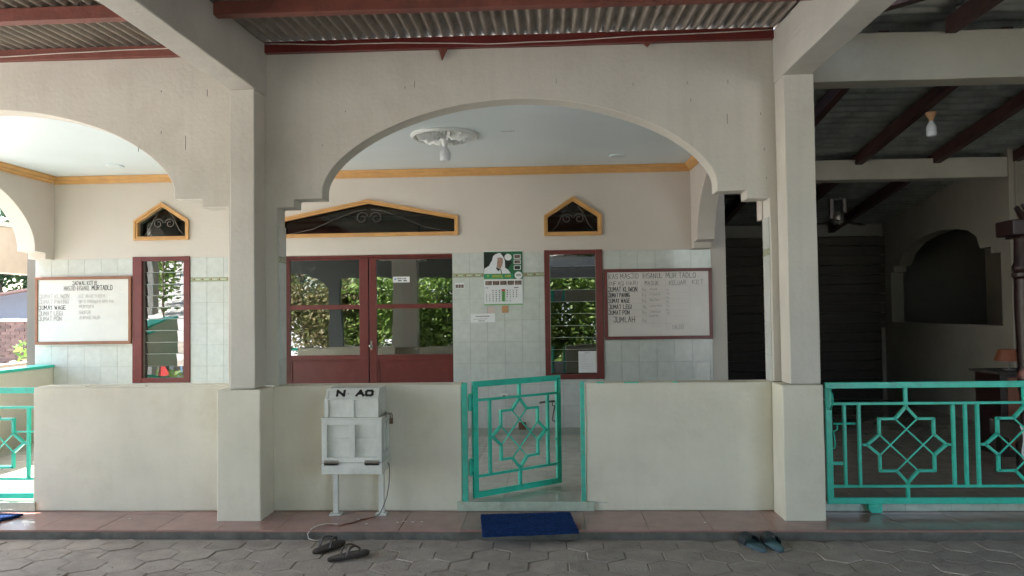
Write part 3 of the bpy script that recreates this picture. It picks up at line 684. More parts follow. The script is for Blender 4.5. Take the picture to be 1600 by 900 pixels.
# metal roof of the right wing
def zr(x, y): return 3.40 if y <= .1 else 3.40-.14*(y-.1)
def zr2(x, y): return zr(x, y)
rr = empty('metal_roof', (4.6, -1, 3.3), 0, 'dark ribbed metal roof over the right wing on timber rafters', 'roof')
for y0, y1 in ((-8.6, -6.8), (-6.8, -5.2), (-5.2, -3.5), (-3.5, -1.7), (-1.7, .1), (.1, 2.0), (2.0, 4.0), (4.0, 6.1)):  # forward sheets run out of view, added to darken the right side
    me = corr('roof_sheet', M['metalroof'], 1.795, 7.5, y0-.02, y1+.02, zr, .026, .135, axis='y', n=6)
    o = bpy.data.objects.new('roof_sheet', me); COL.objects.link(o); o.parent = rr; o.location = -Vector(rr.location)
for p0, p1 in [((x, .2, zr(x, .2)-.055), (x, 6.0, zr(x, 6.)-.055)) for x in (2.45, 3.32, 4.13, 4.95, 5.9)]+[((x, -8.5, 3.325), (x, -.02, 3.325)) for x in (2.80, 3.75, 4.7)]+[((1.795, -.01, 3.355), (5.2, -3.4, 3.355))]:
    m_ = MB(); m_.bar(p0, p1, .075, .11); o = m_.build('rafter', M['oxide_dark'], rr, bevel=.004); o.location = -Vector(rr.location)

# ================================================================== OBJECTS
random.seed(11)
# ---- teal gates
def star(half=.175, t=.07, ap=.255, cx=0, cz=0):
    P = [(-half, half), (-t, half), (0, ap), (t, half), (half, half), (half, t), (ap, 0), (half, -t), (half, -half), (t, -half), (0, -ap), (-t, -half), (-half, -half), (-half, -t), (-ap, 0), (-half, t)]
    return [(cx+a_, cz+b_) for a_, b_ in P]
def gate_panel(root, w_, z0, z1, zr1, zr0, motifs, verts, sx=1., frame=.042, dep=.022, left=True, right=True):
    """frame, two rails, upright bars and the eight-pointed stars, in the root's own x-z plane"""
    f = MB()
    f.box(0, w_, -dep/2, dep/2, z1-frame, z1); f.box(0, w_, -dep/2, dep/2, z0, z0+frame)
    if left: f.box(0, frame, -dep/2-.001, dep/2+.001, z0+frame, z1-frame)
    if right: f.box(w_-frame, w_, -dep/2-.001, dep/2+.001, z0+frame, z1-frame)
    f.build('frame', M['teal'], root, bevel=.003)
    xa, xb = (frame if left else 0), (w_-frame if right else w_)
    for z in (zr1, zr0):
        r = MB(); r.box(xa, xb, -.011, .011, z-.009, z+.009); r.build('rail', M['teal'], root, bevel=.002)
    for x in verts:
        r = MB(); r.box(x-.010, x+.010, -.013, .013, zr0+.009, zr1-.009); r.build('upright', M['teal'], root, bevel=.002)
    zc = (zr0+zr1)/2
    for cx in motifs:
        P = star(cx=0, cz=0); P = [(cx+a_*sx, zc+b_) for a_, b_ in P]; s_ = MB()
        for a_, b_ in zip(P, P[1:]+P[:1]):
            d = (Vector(b_)-Vector(a_)).normalized()*.005
            s_.bar((a_[0]-d.x, 0, a_[1]-d.y), (b_[0]+d.x, 0, b_[1]+d.y), .026, .016, up=(0, 0, 1) if abs(d.y) < .0049 else (1, 0, 0))
        for sg in (-1, 1): s_.box(cx+sg*.255*sx, cx+sg*(.255*sx+.028), -.010, .010, zc-.008, zc+.008)
        so_ = s_.build('star_motif', M['teal'], root)
        for a_, b_ in (((-.07, .175), (.175, -.07)), ((.07, .175), (-.175, -.07)), ((-.175, .07), (.07, -.175)), ((.175, .07), (-.07, -.175))):
            l = MB(); yy = .004 if a_[0] < 0 else -.004
            l.bar((cx+a_[0]*sx, yy, zc+a_[1]), (cx+b_[0]*sx, yy, zc+b_[1]), .008, .009); l.build('lattice_bar', M['teal'], so_)
        for za, zb in ((zc+.255, zr1-.009), (zr1+.009, z1-frame), (z0+frame, zr0-.009), (zr0+.009, zc-.255)):
            if zb-za > .004:
                r = MB(); r.box(cx-.011, cx+.011, -.0125, .0125, za, zb); r.build('stub', M['teal'], root, bevel=.002)
# small gate, half open, swung inwards
gt = empty('garden_gate', (-.545, .035, 0), rad(38.5), 'small teal metal gate standing half open between the low walls', 'gate')
gate_panel(gt, .80, .078, .900, .765, .228, [.41], [.145, .675], sx=.96)
for z in (.755, .30):
    l = MB(); l.tube([(-.022, 0, z-.05), (-.022, 0, z+.05)], .014, 10); l.box(-.03, .004, -.004, .004, z-.035, z+.035)
    for dz in (-.056, .056): l.tube([(-.034, -.004, z+dz), (.012, -.004, z+dz)], .006, 6)
    l.build('hinge', M['teal'], gt, smooth=True)
l = MB(); l.tube([(.62, .02, .70), (.76, .02, .70)], .008, 8); l.tube([(.74, .02, .70), (.74, .02, .665), (.76, .02, .665)], .005, 6)
l.tube([(.77, .03, .665), (.745, .03, .56), (.755, .03, .545), (.785, .03, .545), (.79, .03, .56), (.77, .03, .665)], .005, 6); l.build('bolt', M['iron'], gt, smooth='all')
l = MB()
for s in (-1, 1): l.tube([(.775+s*.0, .016*s, .875), (.775+s*.012, .04*s, .845), (.775+s*.014, .045*s, .80), (.775, .016*s, .765)], .005, 6)
l.build('handle', M['teal'], gt, smooth='all')
l = MB(); l.box(.745, .79, -.006, .006, .405, .425); l.build('catch', M['teal'], gt)
def post(x, wd, label):
    p = MB(); p.box(x, x+wd, -.008, .03, .064, .893); o = p.build('gate_post', M['tealworn'], bevel=.003); tag(o, label, 'post'); return o
hp = post(-.617, .038, 'narrow teal hinge post against the low wall beside the donation box')
post(.214, .030, 'thin teal latch post at the low wall, free side of the open gate')
# long sliding gate on the right
lg = empty('sliding_gate', (1.872, -.06, 0), 0, 'long teal sliding gate with eight pointed star panels, right wing', 'gate')
gate_panel(lg, 3.4, .062, .882, .737, .180, [.535, 1.315, 2.095, 2.875], [.125, .222, .845, .925, 1.005, 1.625, 1.705, 1.785, 2.405, 2.485, 2.565, 3.18], sx=1.03)
l = MB(); l.prism([(.265, .064), (.355, .064), (.355, .005), (.335, -.002+.006), (.285, .004), (.265, .03)], 'y', -.022, -.010); l.prism([(.265, .064), (.355, .064), (.355, .01), (.335, .006), (.285, .006), (.265, .03)], 'y', .010, .022)
wh = l.build('wheel_bracket', M['teal'], lg, bevel=.002)
l = MB(); l.lathe([(.026, -.008), (.030, -.006), (.026, 0), (.030, .006), (.026, .008)], 20); l.v = [(.31+a_, c_, .031+b_) for a_, b_, c_ in l.v]; l.build('wheel', M['iron'], wh, smooth=True)
l = MB()
for s in (-1, 1): l.tube([(.022, .014*s-.02, .84), (.022+.010, .035*s-.02, .80), (.022+.010, .04*s-.02, .75), (.022, .014*s-.02, .70)], .005, 6)
l.build('handle', M['teal'], lg, smooth='all')
l = MB(); l.tube([(.045, -.02, .605), (.19, -.02, .605)], .007, 8); l.tube([(.07, -.02, .605), (.07, -.02, .565), (.05, -.02, .555), (.042, -.02, .555)], .005, 6)
l.tube([(.045, -.02, .55), (.055, -.02, .47), (.05, -.02, .44), (.042, -.02, .44)], .005, 6); l.build('bolt', M['teal'], lg, smooth='all')
l = MB(); l.box(.042, .11, -.006, .006, .325, .345); l.build('catch', M['teal'], lg)
# left gate, its right end shows at the edge of the picture
lf = empty('sliding_gate', (-5.30, .085, 0), 0, 'teal star patterned gate cut off at the left edge, behind left low wall', 'gate')
gate_panel(lf, 1.66, .072, .880, .735, .214, [.42, 1.195], [.14, .72, .80, 1.485], sx=1.0)
l = MB(); l.tube([(1.40, -.02, .56), (1.60, -.02, .56)], .006, 8); l.box(1.54, 1.60, -.02, .0, .33, .345); l.build('bolt', M['teal'], lf, smooth=True)

# ---- donation box on two legs
db = empty('donation_box', (-1.325, -.14, 0), 0, 'white two tier wooden donation box on legs with black letters', 'donation box')
def bx(name, x0, x1, y0, y1, z0, z1, parent=db, m_='whitepaint', bv=.002): b_ = MB(); b_.box(x0, x1, y0, y1, z0, z1); return b_.build(name, M[m_], parent, bevel=bv)
X0, X1, Y0, Y1 = -.205, .200, -.145, .115
lowb = bx('lower_box', X0+.012, X1-.012, Y0+.022, Y1, .352, .672)
for x0, x1, z0, z1 in ((X0, X0+.035, .395, .682), (X1-.035, X1, .395, .682), (-.022, .020, .43, .645), (X0+.035, X1-.035, .645, .682), (X0+.035, X1-.035, .395, .43)):
    bx('door_stile', x0, x1, Y0, Y0+.0215, z0, z1, lowb)
bx('door_bar', X0+.036, -.023, Y0+.012, Y0+.0219, .54, .556, lowb); bx('door_bar', .021, X1-.036, Y0+.012, Y0+.0219, .54, .556, lowb)
bx('plinth', X0-.003, X1+.002, Y0-.002, Y1+.001, .318, .3925, lowb)
for y0, y1, z0, z1 in ((Y0+.0145, Y0+.045, .40, .682), (Y1-.03, Y1, .40, .682), (Y0+.046, Y1-.031, .40, .45), (Y0+.046, Y1-.031, .645, .682), (-.03, -.01, .451, .644)):
    bx('side_stile', X1-.0115, X1+.001, y0, y1, z0, z1, lowb)
bx('top_board', X0-.002, X1+.004, Y0-.001, Y1+.002, .6825, .6945, lowb)
for x in (-.14, .135):
    h = MB(); h.tube([(x-.05, Y0-.004, .394), (x-.012, Y0-.004, .394)], .0065, 8); h.tube([(x-.010, Y0-.004, .394), (x+.048, Y0-.004, .394)], .0065, 8); h.box(x-.05, x+.048, Y0-.002, Y0+.001, .376, .41); h.build('hinge', M['steel'], lowb, smooth=True)
u = MB(); u.prism([(Y0+.012, .695), (Y0+.012, .818), (Y0+.062, .886), (Y1-.01, .886), (Y1-.01, .695)], 'x', X0+.02, X1-.022); ub = u.build('upper_box', M['whitepaint'], db, bevel=.003)
for x0, x1, z0, z1 in ((X0+.018, X0+.045, .696, .81), (X1-.047, X1-.020, .696, .81), (-.022, .014, .696, .81), (X0+.018, X1-.020, .8105, .8215)):
    bx('upper_stile', x0, x1, Y0+.002, Y0+.0125, z0, z1, ub)
sl_ = Vector((0, .050, .068)).normalized(); base_ = Vector((0, Y0+.012, .818)); nrm = Vector((0, -.068, .050)).normalized()
def on_slope(a_, b_): p = base_+sl_*b_+nrm*.0012; return (a_, p.y, p.z)
for ch, x, wd in (('N', -.106, .050), ('A', .026, .050), ('O', .090, .046)):
    q = MB(); write(q, ch, x, .026, wd, .036, 0, .0165, to3=on_slope); q.build('letter', M['black'], ub)
q = MB(); write(q, '.', -.034, .038, .016, .05, 0, .006, to3=on_slope); q.build('worn_dot', M['iron'], ub)
q = MB(); write(q, 'I', -.168, .006, .02, .055, 0, .002, to3=on_slope); write(q, '-', -.145, .045, .016, .02, 0, .0016, to3=on_slope); tag(q.build('worn_print', M['iron'], ub), kind='stuff')
for x in (-.165, .155):
    bx('leg', x-.017, x+.017, .035, .072, .012, .318); bx('foot', x-.04, x+.04, .012, .085, .0, .012)
h = MB(); h.tube([(X1+.003, -.02, .70), (X1+.045, -.02, .705)], .006, 8); h.box(X1+.002, X1+.006, -.05, .01, .68, .715); h.build('hasp', M['steel'], db, smooth=True)
h = MB(); h.box(X1+.030, X1+.052, -.035, -.012, .635, .672); h.tube([(X1+.035, -.023, .672), (X1+.033, -.023, .70), (X1+.047, -.023, .70), (X1+.047, -.023, .672)], .0035, 6); h.build('padlock', M['rust'], db, smooth=True)
h = MB(); h.box(X0-.018, X0-.010, -.05, -.02, .64, .668); h.build('hasp', M['rust'], db)
cable([(-1.125, -.10, .36), (-1.112, -.11, .345), (-1.105, -.13, .30), (-1.108, -.14, .22), (-1.12, -.15, .14), (-1.145, -.16, .07), (-1.17, -.165, .02), (-1.20, -.18, .006)], 'dark cable hanging from the donation box to the ledge', M['darkcable'], .0035)
cable([(-1.20, -.18, .006), (-1.26, -.22, .005), (-1.32, -.32, .005), (-1.38, -.375, .005), (-1.44, -.36, .006), (-1.49, -.365, .006)], 'brownish cord lying across the pink ledge', M['oxide'], .0035)
cable([(-1.40, -.375, .010), (-1.45, -.355, .009), (-1.52, -.38, .008), (-1.55, -.46, .004), (-1.565, -.488, -.02), (-1.555, -.50, -.045), (-1.52, -.525, -.049), (-1.475, -.52, -.049), (-1.465, -.495, -.045)], 'curled white cord end hanging over the ledge edge', M['cable'], .0032)

# ---- doormats
def mat_mesh(c4, label):
    n = 130; k = 90; mb = MB(); A, Bq, C, D = [Vector(p) for p in c4]; th = .014     # back-left, back-right, front-right, front-left
    for lay in (0, 1):
        for i in range(n+1):
            for j in range(k+1):
                u, v = i/n, j/k; p = A.lerp(Bq, u).lerp(D.lerp(C, u), v)
                z = p.z+.0022*mnoise.noise(Vector((u*5, v*5, 1)))+(.0022*math.sin(u*190)*math.sin(v*140)+random.uniform(-.0016, .0016) if lay == 0 else 0)
                e = .006*mnoise.noise(Vector((u*14, v*14, 4)))+random.uniform(-.0012, .0012) if (i in (0, n) or j in (0, k)) else 0
                mb.v.append((p.x+e, p.y+e, z+(th if lay == 0 else 0)))
    W = k+1; T = (n+1)*W
    for i in range(n):
        for j in range(k):
            p = i*W+j; mb.f.append((p, p+W, p+W+1, p+1)); mb.f.append((T+p, T+p+1, T+p+W+1, T+p+W))
    for i in range(n): mb.f += [(i*W, T+i*W, T+(i+1)*W, (i+1)*W), (i*W+k, (i+1)*W+k, T+(i+1)*W+k, T+i*W+k)]
    for j in range(k): mb.f += [(j, j+1, T+j+1, T+j), (n*W+j, T+n*W+j, T+n*W+j+1, n*W+j+1)]
    mb.mi = [0]*len(mb.f); o = mb.build('doormat', M['blue']); tag(o, label, 'doormat', 'blue doormats on the pink ledge'); return o
mat_mesh([(-.478, -.155, .004), (.127, -.095, .004), (.172, -.56, .004), (-.425, -.635, .001)], 'blue carpet doormat askew over the ledge before the small gate')
mat_mesh([(-4.40, -.14, .004), (-3.70, -.135, .004), (-3.84, -.52, .002), (-4.50, -.52, .002)], 'blue doormat at the left edge of the picture')

# ---- sandals
def sole_outline(L, wb, n=30):
    out = []
    for i in range(n):
        t = 2*math.pi*i/n; y = -math.cos(t)*L/2; s = (y/L+.5)
        wd = (.34+.10*math.sin(math.pi*s*.9)+.16*s*s)*math.sqrt(max(0, 1-(2*s-1)**4))
        out.append((wb*wd*(1 if math.sin(t) > 0 else -1)+.006*math.sin(s*3.1)*wb*10, y))
    return out
def sandal(loc, rz_, L, label, flip, m_sole, m_top, m_strap, mir=1, group=None):
    r = empty('sandal', loc, rz_, label, 'sandal', group); wb = .098
    P = [(x*mir, y) for x, y in sole_outline(L, wb)]
    zb = lambda y: .012*max(0, (y/L-.25))**1.5*3
    mb = MB(); n = len(P); 
    for z, k in ((0, .97), (.008, 1.), (.015, 1.), (.018, .96)): mb.v += [(x*k, y*k, z+zb(y)) for x, y in P]
    for a_ in range(3):
        for i in range(n): mb.f.append((a_*n+i, a_*n+(i+1) % n, (a_+1)*n+(i+1) % n, (a_+1)*n+i))
    mb.f.append(tuple(range(n))[::-1]); mb.f.append(tuple(3*n+i for i in range(n))); mb.mi = [0]*len(mb.f)
    mb.build('sole', m_sole, r, smooth=True)
    mb = MB(); mb.v = [(x*.9, y*.92, .0181+zb(y)) for x, y in P]+[(x*.87, y*.9, .0196+zb(y)) for x, y in P]
    mb.f = [(i, (i+1) % n, n+(i+1) % n, n+i) for i in range(n)]+[tuple(n+i for i in range(n))]; mb.mi = [0]*len(mb.f); mb.build('footbed', m_top, r, smooth=True)
    s = MB()
    if flip:
        toe = Vector((0, L*.27, .025))
        for sg in (-1, 1):
            a_ = Vector((sg*.041, -L*.13, .014)); c_ = Vector((sg*.046, -L*.02, .110)); pts = []
            for i in range(13):
                t = i/12; pts.append(a_*(1-t)**2+c_*2*t*(1-t)+(toe+Vector((0, 0, .016)))*t*t)
            prev = None
            for p, q_ in zip(pts, pts[1:]): s.bar(p, q_, .014, .006)
        s.tube([toe-Vector((0, 0, .008)), toe+Vector((0, 0, .018))], .005, 8)
    else:
        k = 14; w2 = .052
        for i in range(k):
            for sgn in (0,):
                t0, t1 = math.pi*i/k, math.pi*(i+1)/k
                pr = lambda t, y: (w2*math.cos(t), y, .010+.056*math.sin(t)**.8+zb(y)*.4)
                y0, y1 = L*.02, L*.33
                a_, b_ = pr(t0, y0), pr(t1, y0); c_, d_ = pr(t1, y1), pr(t0, y1)
                sh_ = lambda p: (p[0]*.92, p[1], p[2]-.005)
                s.quad(a_, b_, c_, d_); s.quad(sh_(a_), sh_(d_), sh_(c_), sh_(b_)); s.quad(a_, sh_(a_), sh_(b_), b_); s.quad(d_, c_, sh_(c_), sh_(d_))
    s.build('strap', m_strap, r, smooth=True)
    return r
fl = 'brown flip flops on the pavers'
sandal((-1.375, -.675, ZP), -math.atan2(.13, .25), .262, 'brown rubber flip flop on the pavers, nearer the ledge of its pair', True, M['rubber'], M['rubber_top'], M['rubber'], 1, fl)
sandal((-1.205, -.845, ZP), -math.atan2(.225, .17), .262, 'brown rubber flip flop on the pavers, nearer the camera of its pair', True, M['rubber'], M['rubber_top'], M['rubber'], -1, fl)
bs = 'blue slide sandals by the ledge'
sandal((1.225, -.615, ZP), rad(17), .262, 'blue slide sandal by the ledge, left one of its pair', False, M['bluefoam'], M['tealfoam'], M['darkstrap'], 1, bs)
sandal((1.348, -.612, ZP), rad(5), .262, 'blue slide sandal by the ledge, the one nearer the right pillar', False, M['bluefoam'], M['tealfoam'], M['darkstrap'], -1, bs)

dm = MB(); random.seed(31)
for x, y in ((-1.22, -.33), (-1.02, -.30), (-.98, -.27), (-.92, -.29), (-.86, -.28), (-1.30, -.22), (1.0, -.30), (-2.9, -.2)):
    k = random.uniform(.006, .014); dm.prism([(x-k, y-.004), (x+k*.6, y-.006), (x+k, y+.005), (x-k*.5, y+.006)], 'z', .0005, .003)
tag(dm.build('paper_scraps', M['paper_pink']), kind='stuff')
lt = MB()
for i in range(46):
    x, y = random.uniform(-4, 3), random.uniform(-1.2, -.5); a_ = random.uniform(0, 6.28); k = random.uniform(.004, .013); c_, d_ = math.cos(a_)*k, math.sin(a_)*k
    lt.quad((x-c_, y-d_, ZP+.002), (x+d_*.35, y-c_*.35, ZP+.004), (x+c_, y+d_, ZP+.003), (x-d_*.35, y+c_*.35, ZP+.006))
tag(lt.build('dry_litter', M['bark']), kind='stuff')
# ---- whiteboards
def board(x0, x1, z0, z1, fw, m_f, m_b, label):
    r = empty('whiteboard', ((x0+x1)/2, B, (z0+z1)/2), 0, label, 'whiteboard'); ox, oz = (x0+x1)/2, (z0+z1)/2
    p = MB(); p.box(x0+.01-ox, x1-.01-ox, -.016, -.002, z0+.01-oz, z1-.01-oz); s = p.build('surface', m_b, r)
    f = MB(); f.box(x0-ox, x1-ox, -.030, -.001, z1-fw-oz, z1-oz); f.box(x0-ox, x1-ox, -.030, -.001, z0-oz, z0+fw-oz); f.box(x0-ox, x0+fw-ox, -.029, -.001, z0+fw-oz, z1-fw-oz); f.box(x1-fw-ox, x1-ox, -.029, -.001, z0+fw-oz, z1-fw-oz)
    f.build('frame', m_f, r, bevel=.003)
    return r, s
br, bsf = board(.602, 1.745, 1.074, 1.828, .034, M['maroon'], M['wb'], 'whiteboard in maroon frame with handwritten mosque cash table')
bl, blf = board(-5.685, -4.592, 1.088, 1.836, .032, M['brownwood'], M['wb_left'], 'whiteboard in brown frame with handwritten preacher schedule at left')
def R_(cx, cz): return (.602+(cx-92)/1176*1.143-1.1735, 1.828-(cz-62)/766*.754-1.451)
YB = -.0172
def line_text(root, txt, cx, cy_base, cx_end, h, T, m_, sw, name='handwriting', jit=.10):
    """fits the text between two columns of the board"""
    x, z = T(cx, cy_base); x2, _ = T(cx_end, cy_base); z2 = T(cx, cy_base-h)[1]
    t = MB(); random.seed(sum(map(ord, txt))); probe = MB(); e = write(probe, txt, 0, 0, 1., 1., 0, .01); cw = (x2-x)/e
    write(t, txt, x, z, cw, z2-z, YB, sw, jit); return t.build(name, m_, root)
for txt, a_, b_, e, h, m_, sw in (('KAS MASJID', 145, 165, 480, 52, 'ink', .0042), ('IHSANUL', 515, 165, 740, 52, 'ink', .0042), ('MUR TADLO', 770, 165, 1105, 52, 'ink', .0042),
        ('INFAQ HARI', 148, 236, 470, 40, 'ink', .0034), ('MASUK', 540, 238, 695, 42, 'ink', .0034), ('KELUAR', 805, 238, 990, 42, 'ink', .0034), ('KET', 1055, 236, 1190, 42, 'ink', .0034),
        ('JUMAT KLIWON', 138, 305, 462, 46, 'ink', .0062), ('JUMAT PAHING', 138, 366, 378, 42, 'ink', .0062), ('JUMAT WAGE', 138, 428, 380, 42, 'ink', .0062), ('JUMAT LEGI', 138, 493, 398, 44, 'ink', .0062), ('JUMAT PON', 138, 555, 372, 42, 'ink', .0062), ('JUMLAH', 190, 640, 432, 58, 'ink', .0058),
        ('SALDO', 830, 720, 960, 44, 'inkgrey', .004), (':', 1030, 720, 1040, 40, 'inkgrey', .004)):
    line_text(bsf, txt, a_, b_, e, h, R_, M[m_], sw)
t = MB()
for cy in (305, 366, 428, 493, 555, 640): 
    x, z = R_(512, cy); random.seed(cy); write(t, 'Rp', x, z, .018, .034, YB, .0028, .15)
for cy in (305, 345, 390, 432, 480, 520, 560):
    x, z = R_(775, cy); write(t, 'Rp', x, z, .014, .022, YB, .002, .25)
t.build('handwriting', M['inkgrey'], bsf)
t = MB(); random.seed(9)
for cy, e in ((292, 680), (350, 720), (412, 700), (474, 735), (540, 715), (582, 690)):      # half wiped figures
    x, z = R_(590, cy); x2, _ = R_(e, cy); write(t, '1050000', x, z, (x2-x)/9.2, .016, YB, .004, .3)
t.build('wiped_figures', M['inkpale'], bsf)
t = MB()
for cy in (320, 386, 440, 510, 575, 655):
    a_, b_ = R_(400 if cy < 600 else 130, cy), R_(1000, cy+4); t.quad((a_[0], YB+.0004, a_[1]), (b_[0], YB+.0004, b_[1]), (b_[0], YB+.0004, b_[1]+.0016), (a_[0], YB+.0004, a_[1]+.0016))
for cx, z0, z1 in ((505, 190, 650), (545, 190, 660), (762, 190, 720), (1022, 250, 650)):
    a_, b_ = R_(cx, z0), R_(cx+4, z1); t.quad((a_[0], YB+.0004, a_[1]), (b_[0], YB+.0004, b_[1]), (b_[0]+.0016, YB+.0004, b_[1]), (a_[0]+.0016, YB+.0004, a_[1]))
a_, b_ = R_(500, 245), R_(1222, 250); t.quad((a_[0], YB+.0004, a_[1]), (b_[0], YB+.0004, b_[1]), (b_[0], YB+.0004, b_[1]+.002), (a_[0], YB+.0004, a_[1]+.002))
t.build('ruled_lines', M['inkpale'], bsf)
def L_(cx, cz): return (-5.685+(cx-35)/1060*1.093+5.1385, 1.836-(cz-72)/743*.748-1.462)
for txt, a_, b_, e, h, m_, sw in (('JADWAL KOTIB', 445, 162, 720, 40, 'ink', .005), ('MASJID IHSANUL', 350, 222, 645, 46, 'inkgrey', .0062), ('MURTADLO', 660, 220, 892, 50, 'ink', .0062),
        ('JUMAT KLIWON', 82, 305, 418, 42, 'inkpale', .0062), ('JUMAT PAHING', 78, 366, 412, 42, 'inkpale', .0062), ('JUMAT WAGE', 75, 430, 380, 42, 'ink', .006), ('JUMAT LEGI', 75, 493, 345, 44, 'inkgrey', .0064), ('JUMAT PON', 75, 552, 332, 42, 'inkgrey', .0064),
        ('UZ ANVETHOHIL', 520, 304, 830, 34, 'inkpale', .004), ('BP K MANWAR SPD MA', 518, 364, 905, 32, 'inkpale', .004), ('MUSTOFA', 522, 418, 690, 32, 'inkpale', .005), ('GHUFUR', 520, 482, 650, 34, 'inkpale', .005), ('AHMAD NUR', 522, 540, 755, 32, 'inkpale', .005)):
    line_text(blf, txt, a_, b_, e, h, L_, M[m_], sw)

# ---- calendar
ca = empty('wall_calendar', (-.480, B-.004, 1.76), 0, 'green and white wall calendar with hooded figure in white', 'calendar')
CW, CT, CB = .2085, .290, -.292
def cal(name, m_, poly, lay, parent=ca):
    p = MB(); p.prism(poly, 'y', -.003-lay*.0008, -.0022-lay*.0008+.0004); return p.build(name, m_, parent)
def rect(x0, x1, z0, z1): return [(x0, z0), (x1, z0), (x1, z1), (x0, z1)]
p = MB(); p.box(-CW, CW, -.0026, 0, CB, CT-.008); sheet = p.build('sheet', M['paper'], ca)
cal('picture', M['green'], rect(-CW, CW, -.02, CT-.012), 0)
cal('backdrop', M['dgreen'], [(-CW, .06), (.03, .06), (.10, .16), (.03, CT-.03), (-CW, CT-.018)], 1)
U = lambda cx, cz: (-CW+(cx-92)/885*2*CW, CT-.012-(cz-110)/(790-110)*(.298))
fig = [U(*p_) for p_ in ((95, 655), (100, 530), (215, 455), (250, 375), (280, 330), (305, 225), (350, 180), (455, 140), (490, 165), (540, 240), (575, 330), (580, 510), (650, 560), (700, 640), (705, 655))]
cal('robed_figure', M['cloth'], fig, 2)
cal('face', M['skin'], [U(*p_) for p_ in ((410, 265), (465, 250), (525, 270), (535, 340), (515, 450), (480, 520), (430, 520), (390, 480), (400, 380))], 3)
cal('beard', M['dgreen'], [U(*p_) for p_ in ((380, 490), (440, 530), (480, 525), (440, 580), (425, 590), (375, 530))], 4)
for cx in (430, 505): cal('eye', M['brownprint'], [U(*p_) for p_ in ((cx-22, 370), (cx, 355), (cx+22, 372), (cx, 382))], 4)
cal('mouth', M['brownprint'], [U(*p_) for p_ in ((430, 468), (470, 460), (505, 468), (470, 478))], 4)
cal('fold', M['dgreen'], [U(*p_) for p_ in ((470, 550), (485, 545), (510, 650), (490, 650))], 4)
cal('banner', M['emerald'], [U(*p_) for p_ in ((92, 655), (760, 655), (770, 790), (92, 790))], 3)
for cx, cz, r, nm in ((650, 250, 82, 'seal'), (885, 700, 92, 'year_seal')):
    cal(nm, M['paper'], [U(cx+r*math.cos(t*math.pi/10), cz+r*math.sin(t*math.pi/10)) for t in range(20)], 4)
for c0, m_ in ((185, 'redprint'), (315, 'paper'), (455, 'dgreen')):
    cal('photo_border', M['paper'], [U(*p_) for p_ in ((780, c0), (940, c0), (940, c0+108), (780, c0+108))], 2); cal('small_photo', M['photo'] if m_ != 'dgreen' else M['dgreen'], [U(*p_) for p_ in ((795, c0+14), (925, c0+14), (925, c0+94), (795, c0+94))], 3)
q = MB(); x, z = U(280, 745); write(q, 'WARGATUL', x, z, .0125, .026, -.0068, .0042, 0, .2); q.build('lettering', M['yellow'], ca); q = MB(); x, z = U(580, 745); write(q, 'KAMI', x, z, .0145, .026, -.0068, .0042, 0, .2); q.build('lettering', M['yellow'], ca)
q = MB(); x, z = U(832, 715); write(q, '2025', x, z, .0105, .020, -.0068, .0034, 0, .25); q.build('lettering', M['dgreen'], ca)
q = MB(); x, z = U(125, 720); q.box(x, x+.055, -.0068, -.006, z-.001, z+.003); q.prism([(x+.028+.016*math.cos(t*math.pi/6), z+.006+.016*math.sin(t*math.pi/6)) for t in range(12)], 'y', -.0067, -.006); q.box(x, x+.20, -.0067, -.006, z-.024, z-.018); q.build('emblem', M['lgreen'], ca)
for i in range(5): cal('small_photo', M['photo'], rect(-.195+i*.080, -.195+i*.080+.072, -.083, -.038), 1)
cal('friday_column', M['lgreen'], rect(-.020, .020, -.262, -.145), 1); cal('friday_head', M['redprint'], rect(-.020, .020, -.148, -.128), 2)
q = MB(); random.seed(2); n = 0
for c_ in range(10):
    if c_ in (5,): continue
    for r in range(6):
        if c_ < 2 and r < 2: continue
        if c_ > 7 and r > 3: continue
        x = -.185+c_*.034+(.0 if c_ < 5 else -.002)+(.018 if c_ > 5 else 0); z = -.140-r*.0225; n += 1
        write(q, str(n % 31+1), x, z-.007, .006, .011, -.0048, .0028, 0, .25)
for r in range(5):
    write(q, str(6+7*r), -.007, -.163-r*.0215, .006, .011, -.0060, .0028, 0, .25)
q.build('dates', M['ink'], ca)
q = MB(); write(q, 'JANUARI', .115, -.117, .006, .009, -.0048, .0025, 0, .3); q.build('lettering', M['ink'], ca); q = MB(); write(q, '2025', -.19, -.117, .005, .009, -.0048, .0018, 0, .3); q.build('lettering', M['ink'], ca)
p = MB(); p.box(-CW-.002, CW+.002, -.007, .001, CB-.008, CB+.004); p.build('bottom_strip', M['lgreen'], ca, bevel=.002)
p = MB(); p.box(-CW-.003, CW+.003, -.008, .001, CT-.010, CT); p.build('top_strip', M['whiteplastic'], ca, bevel=.002)

# ---- notices, switches and sockets
def plate(name, x0, x1, z0, z1, t_, m_, label, cat, bevel=.001, rot=0.):
    p = MB(); p.box((x0-x1)/2, (x1-x0)/2, -t_, 0, (z0-z1)/2, (z1-z0)/2); o = p.build(name, m_, bevel=bevel); o.location = ((x0+x1)/2, B+.0015, (z0+z1)/2); o.rotation_euler = (0, rot, 0); return tag(o, label, cat)
o = plate('notice', -.84, -.575, 1.275, 1.37, .002, M['paper'], 'white paper notice taped to the tiles left of the tan switch', 'notice', 0, rad(-1))
q = MB(); write(q, 'PENGUMUMAN', -.075, .012, .011, .012, -.0032, .0026); q.box(-.10, .05, -.0032, -.0024, -.012, -.009); write(q, 'JAMAAH', -.05, -.035, .009, .010, -.0032, .0022); q.build('print', M['ink'], o)
o = plate('sticker', -1.0, -.905, 1.645, 1.705, .002, M['paper'], 'tiny photo sticker on the tiles beside the maroon door', 'sticker', 0)
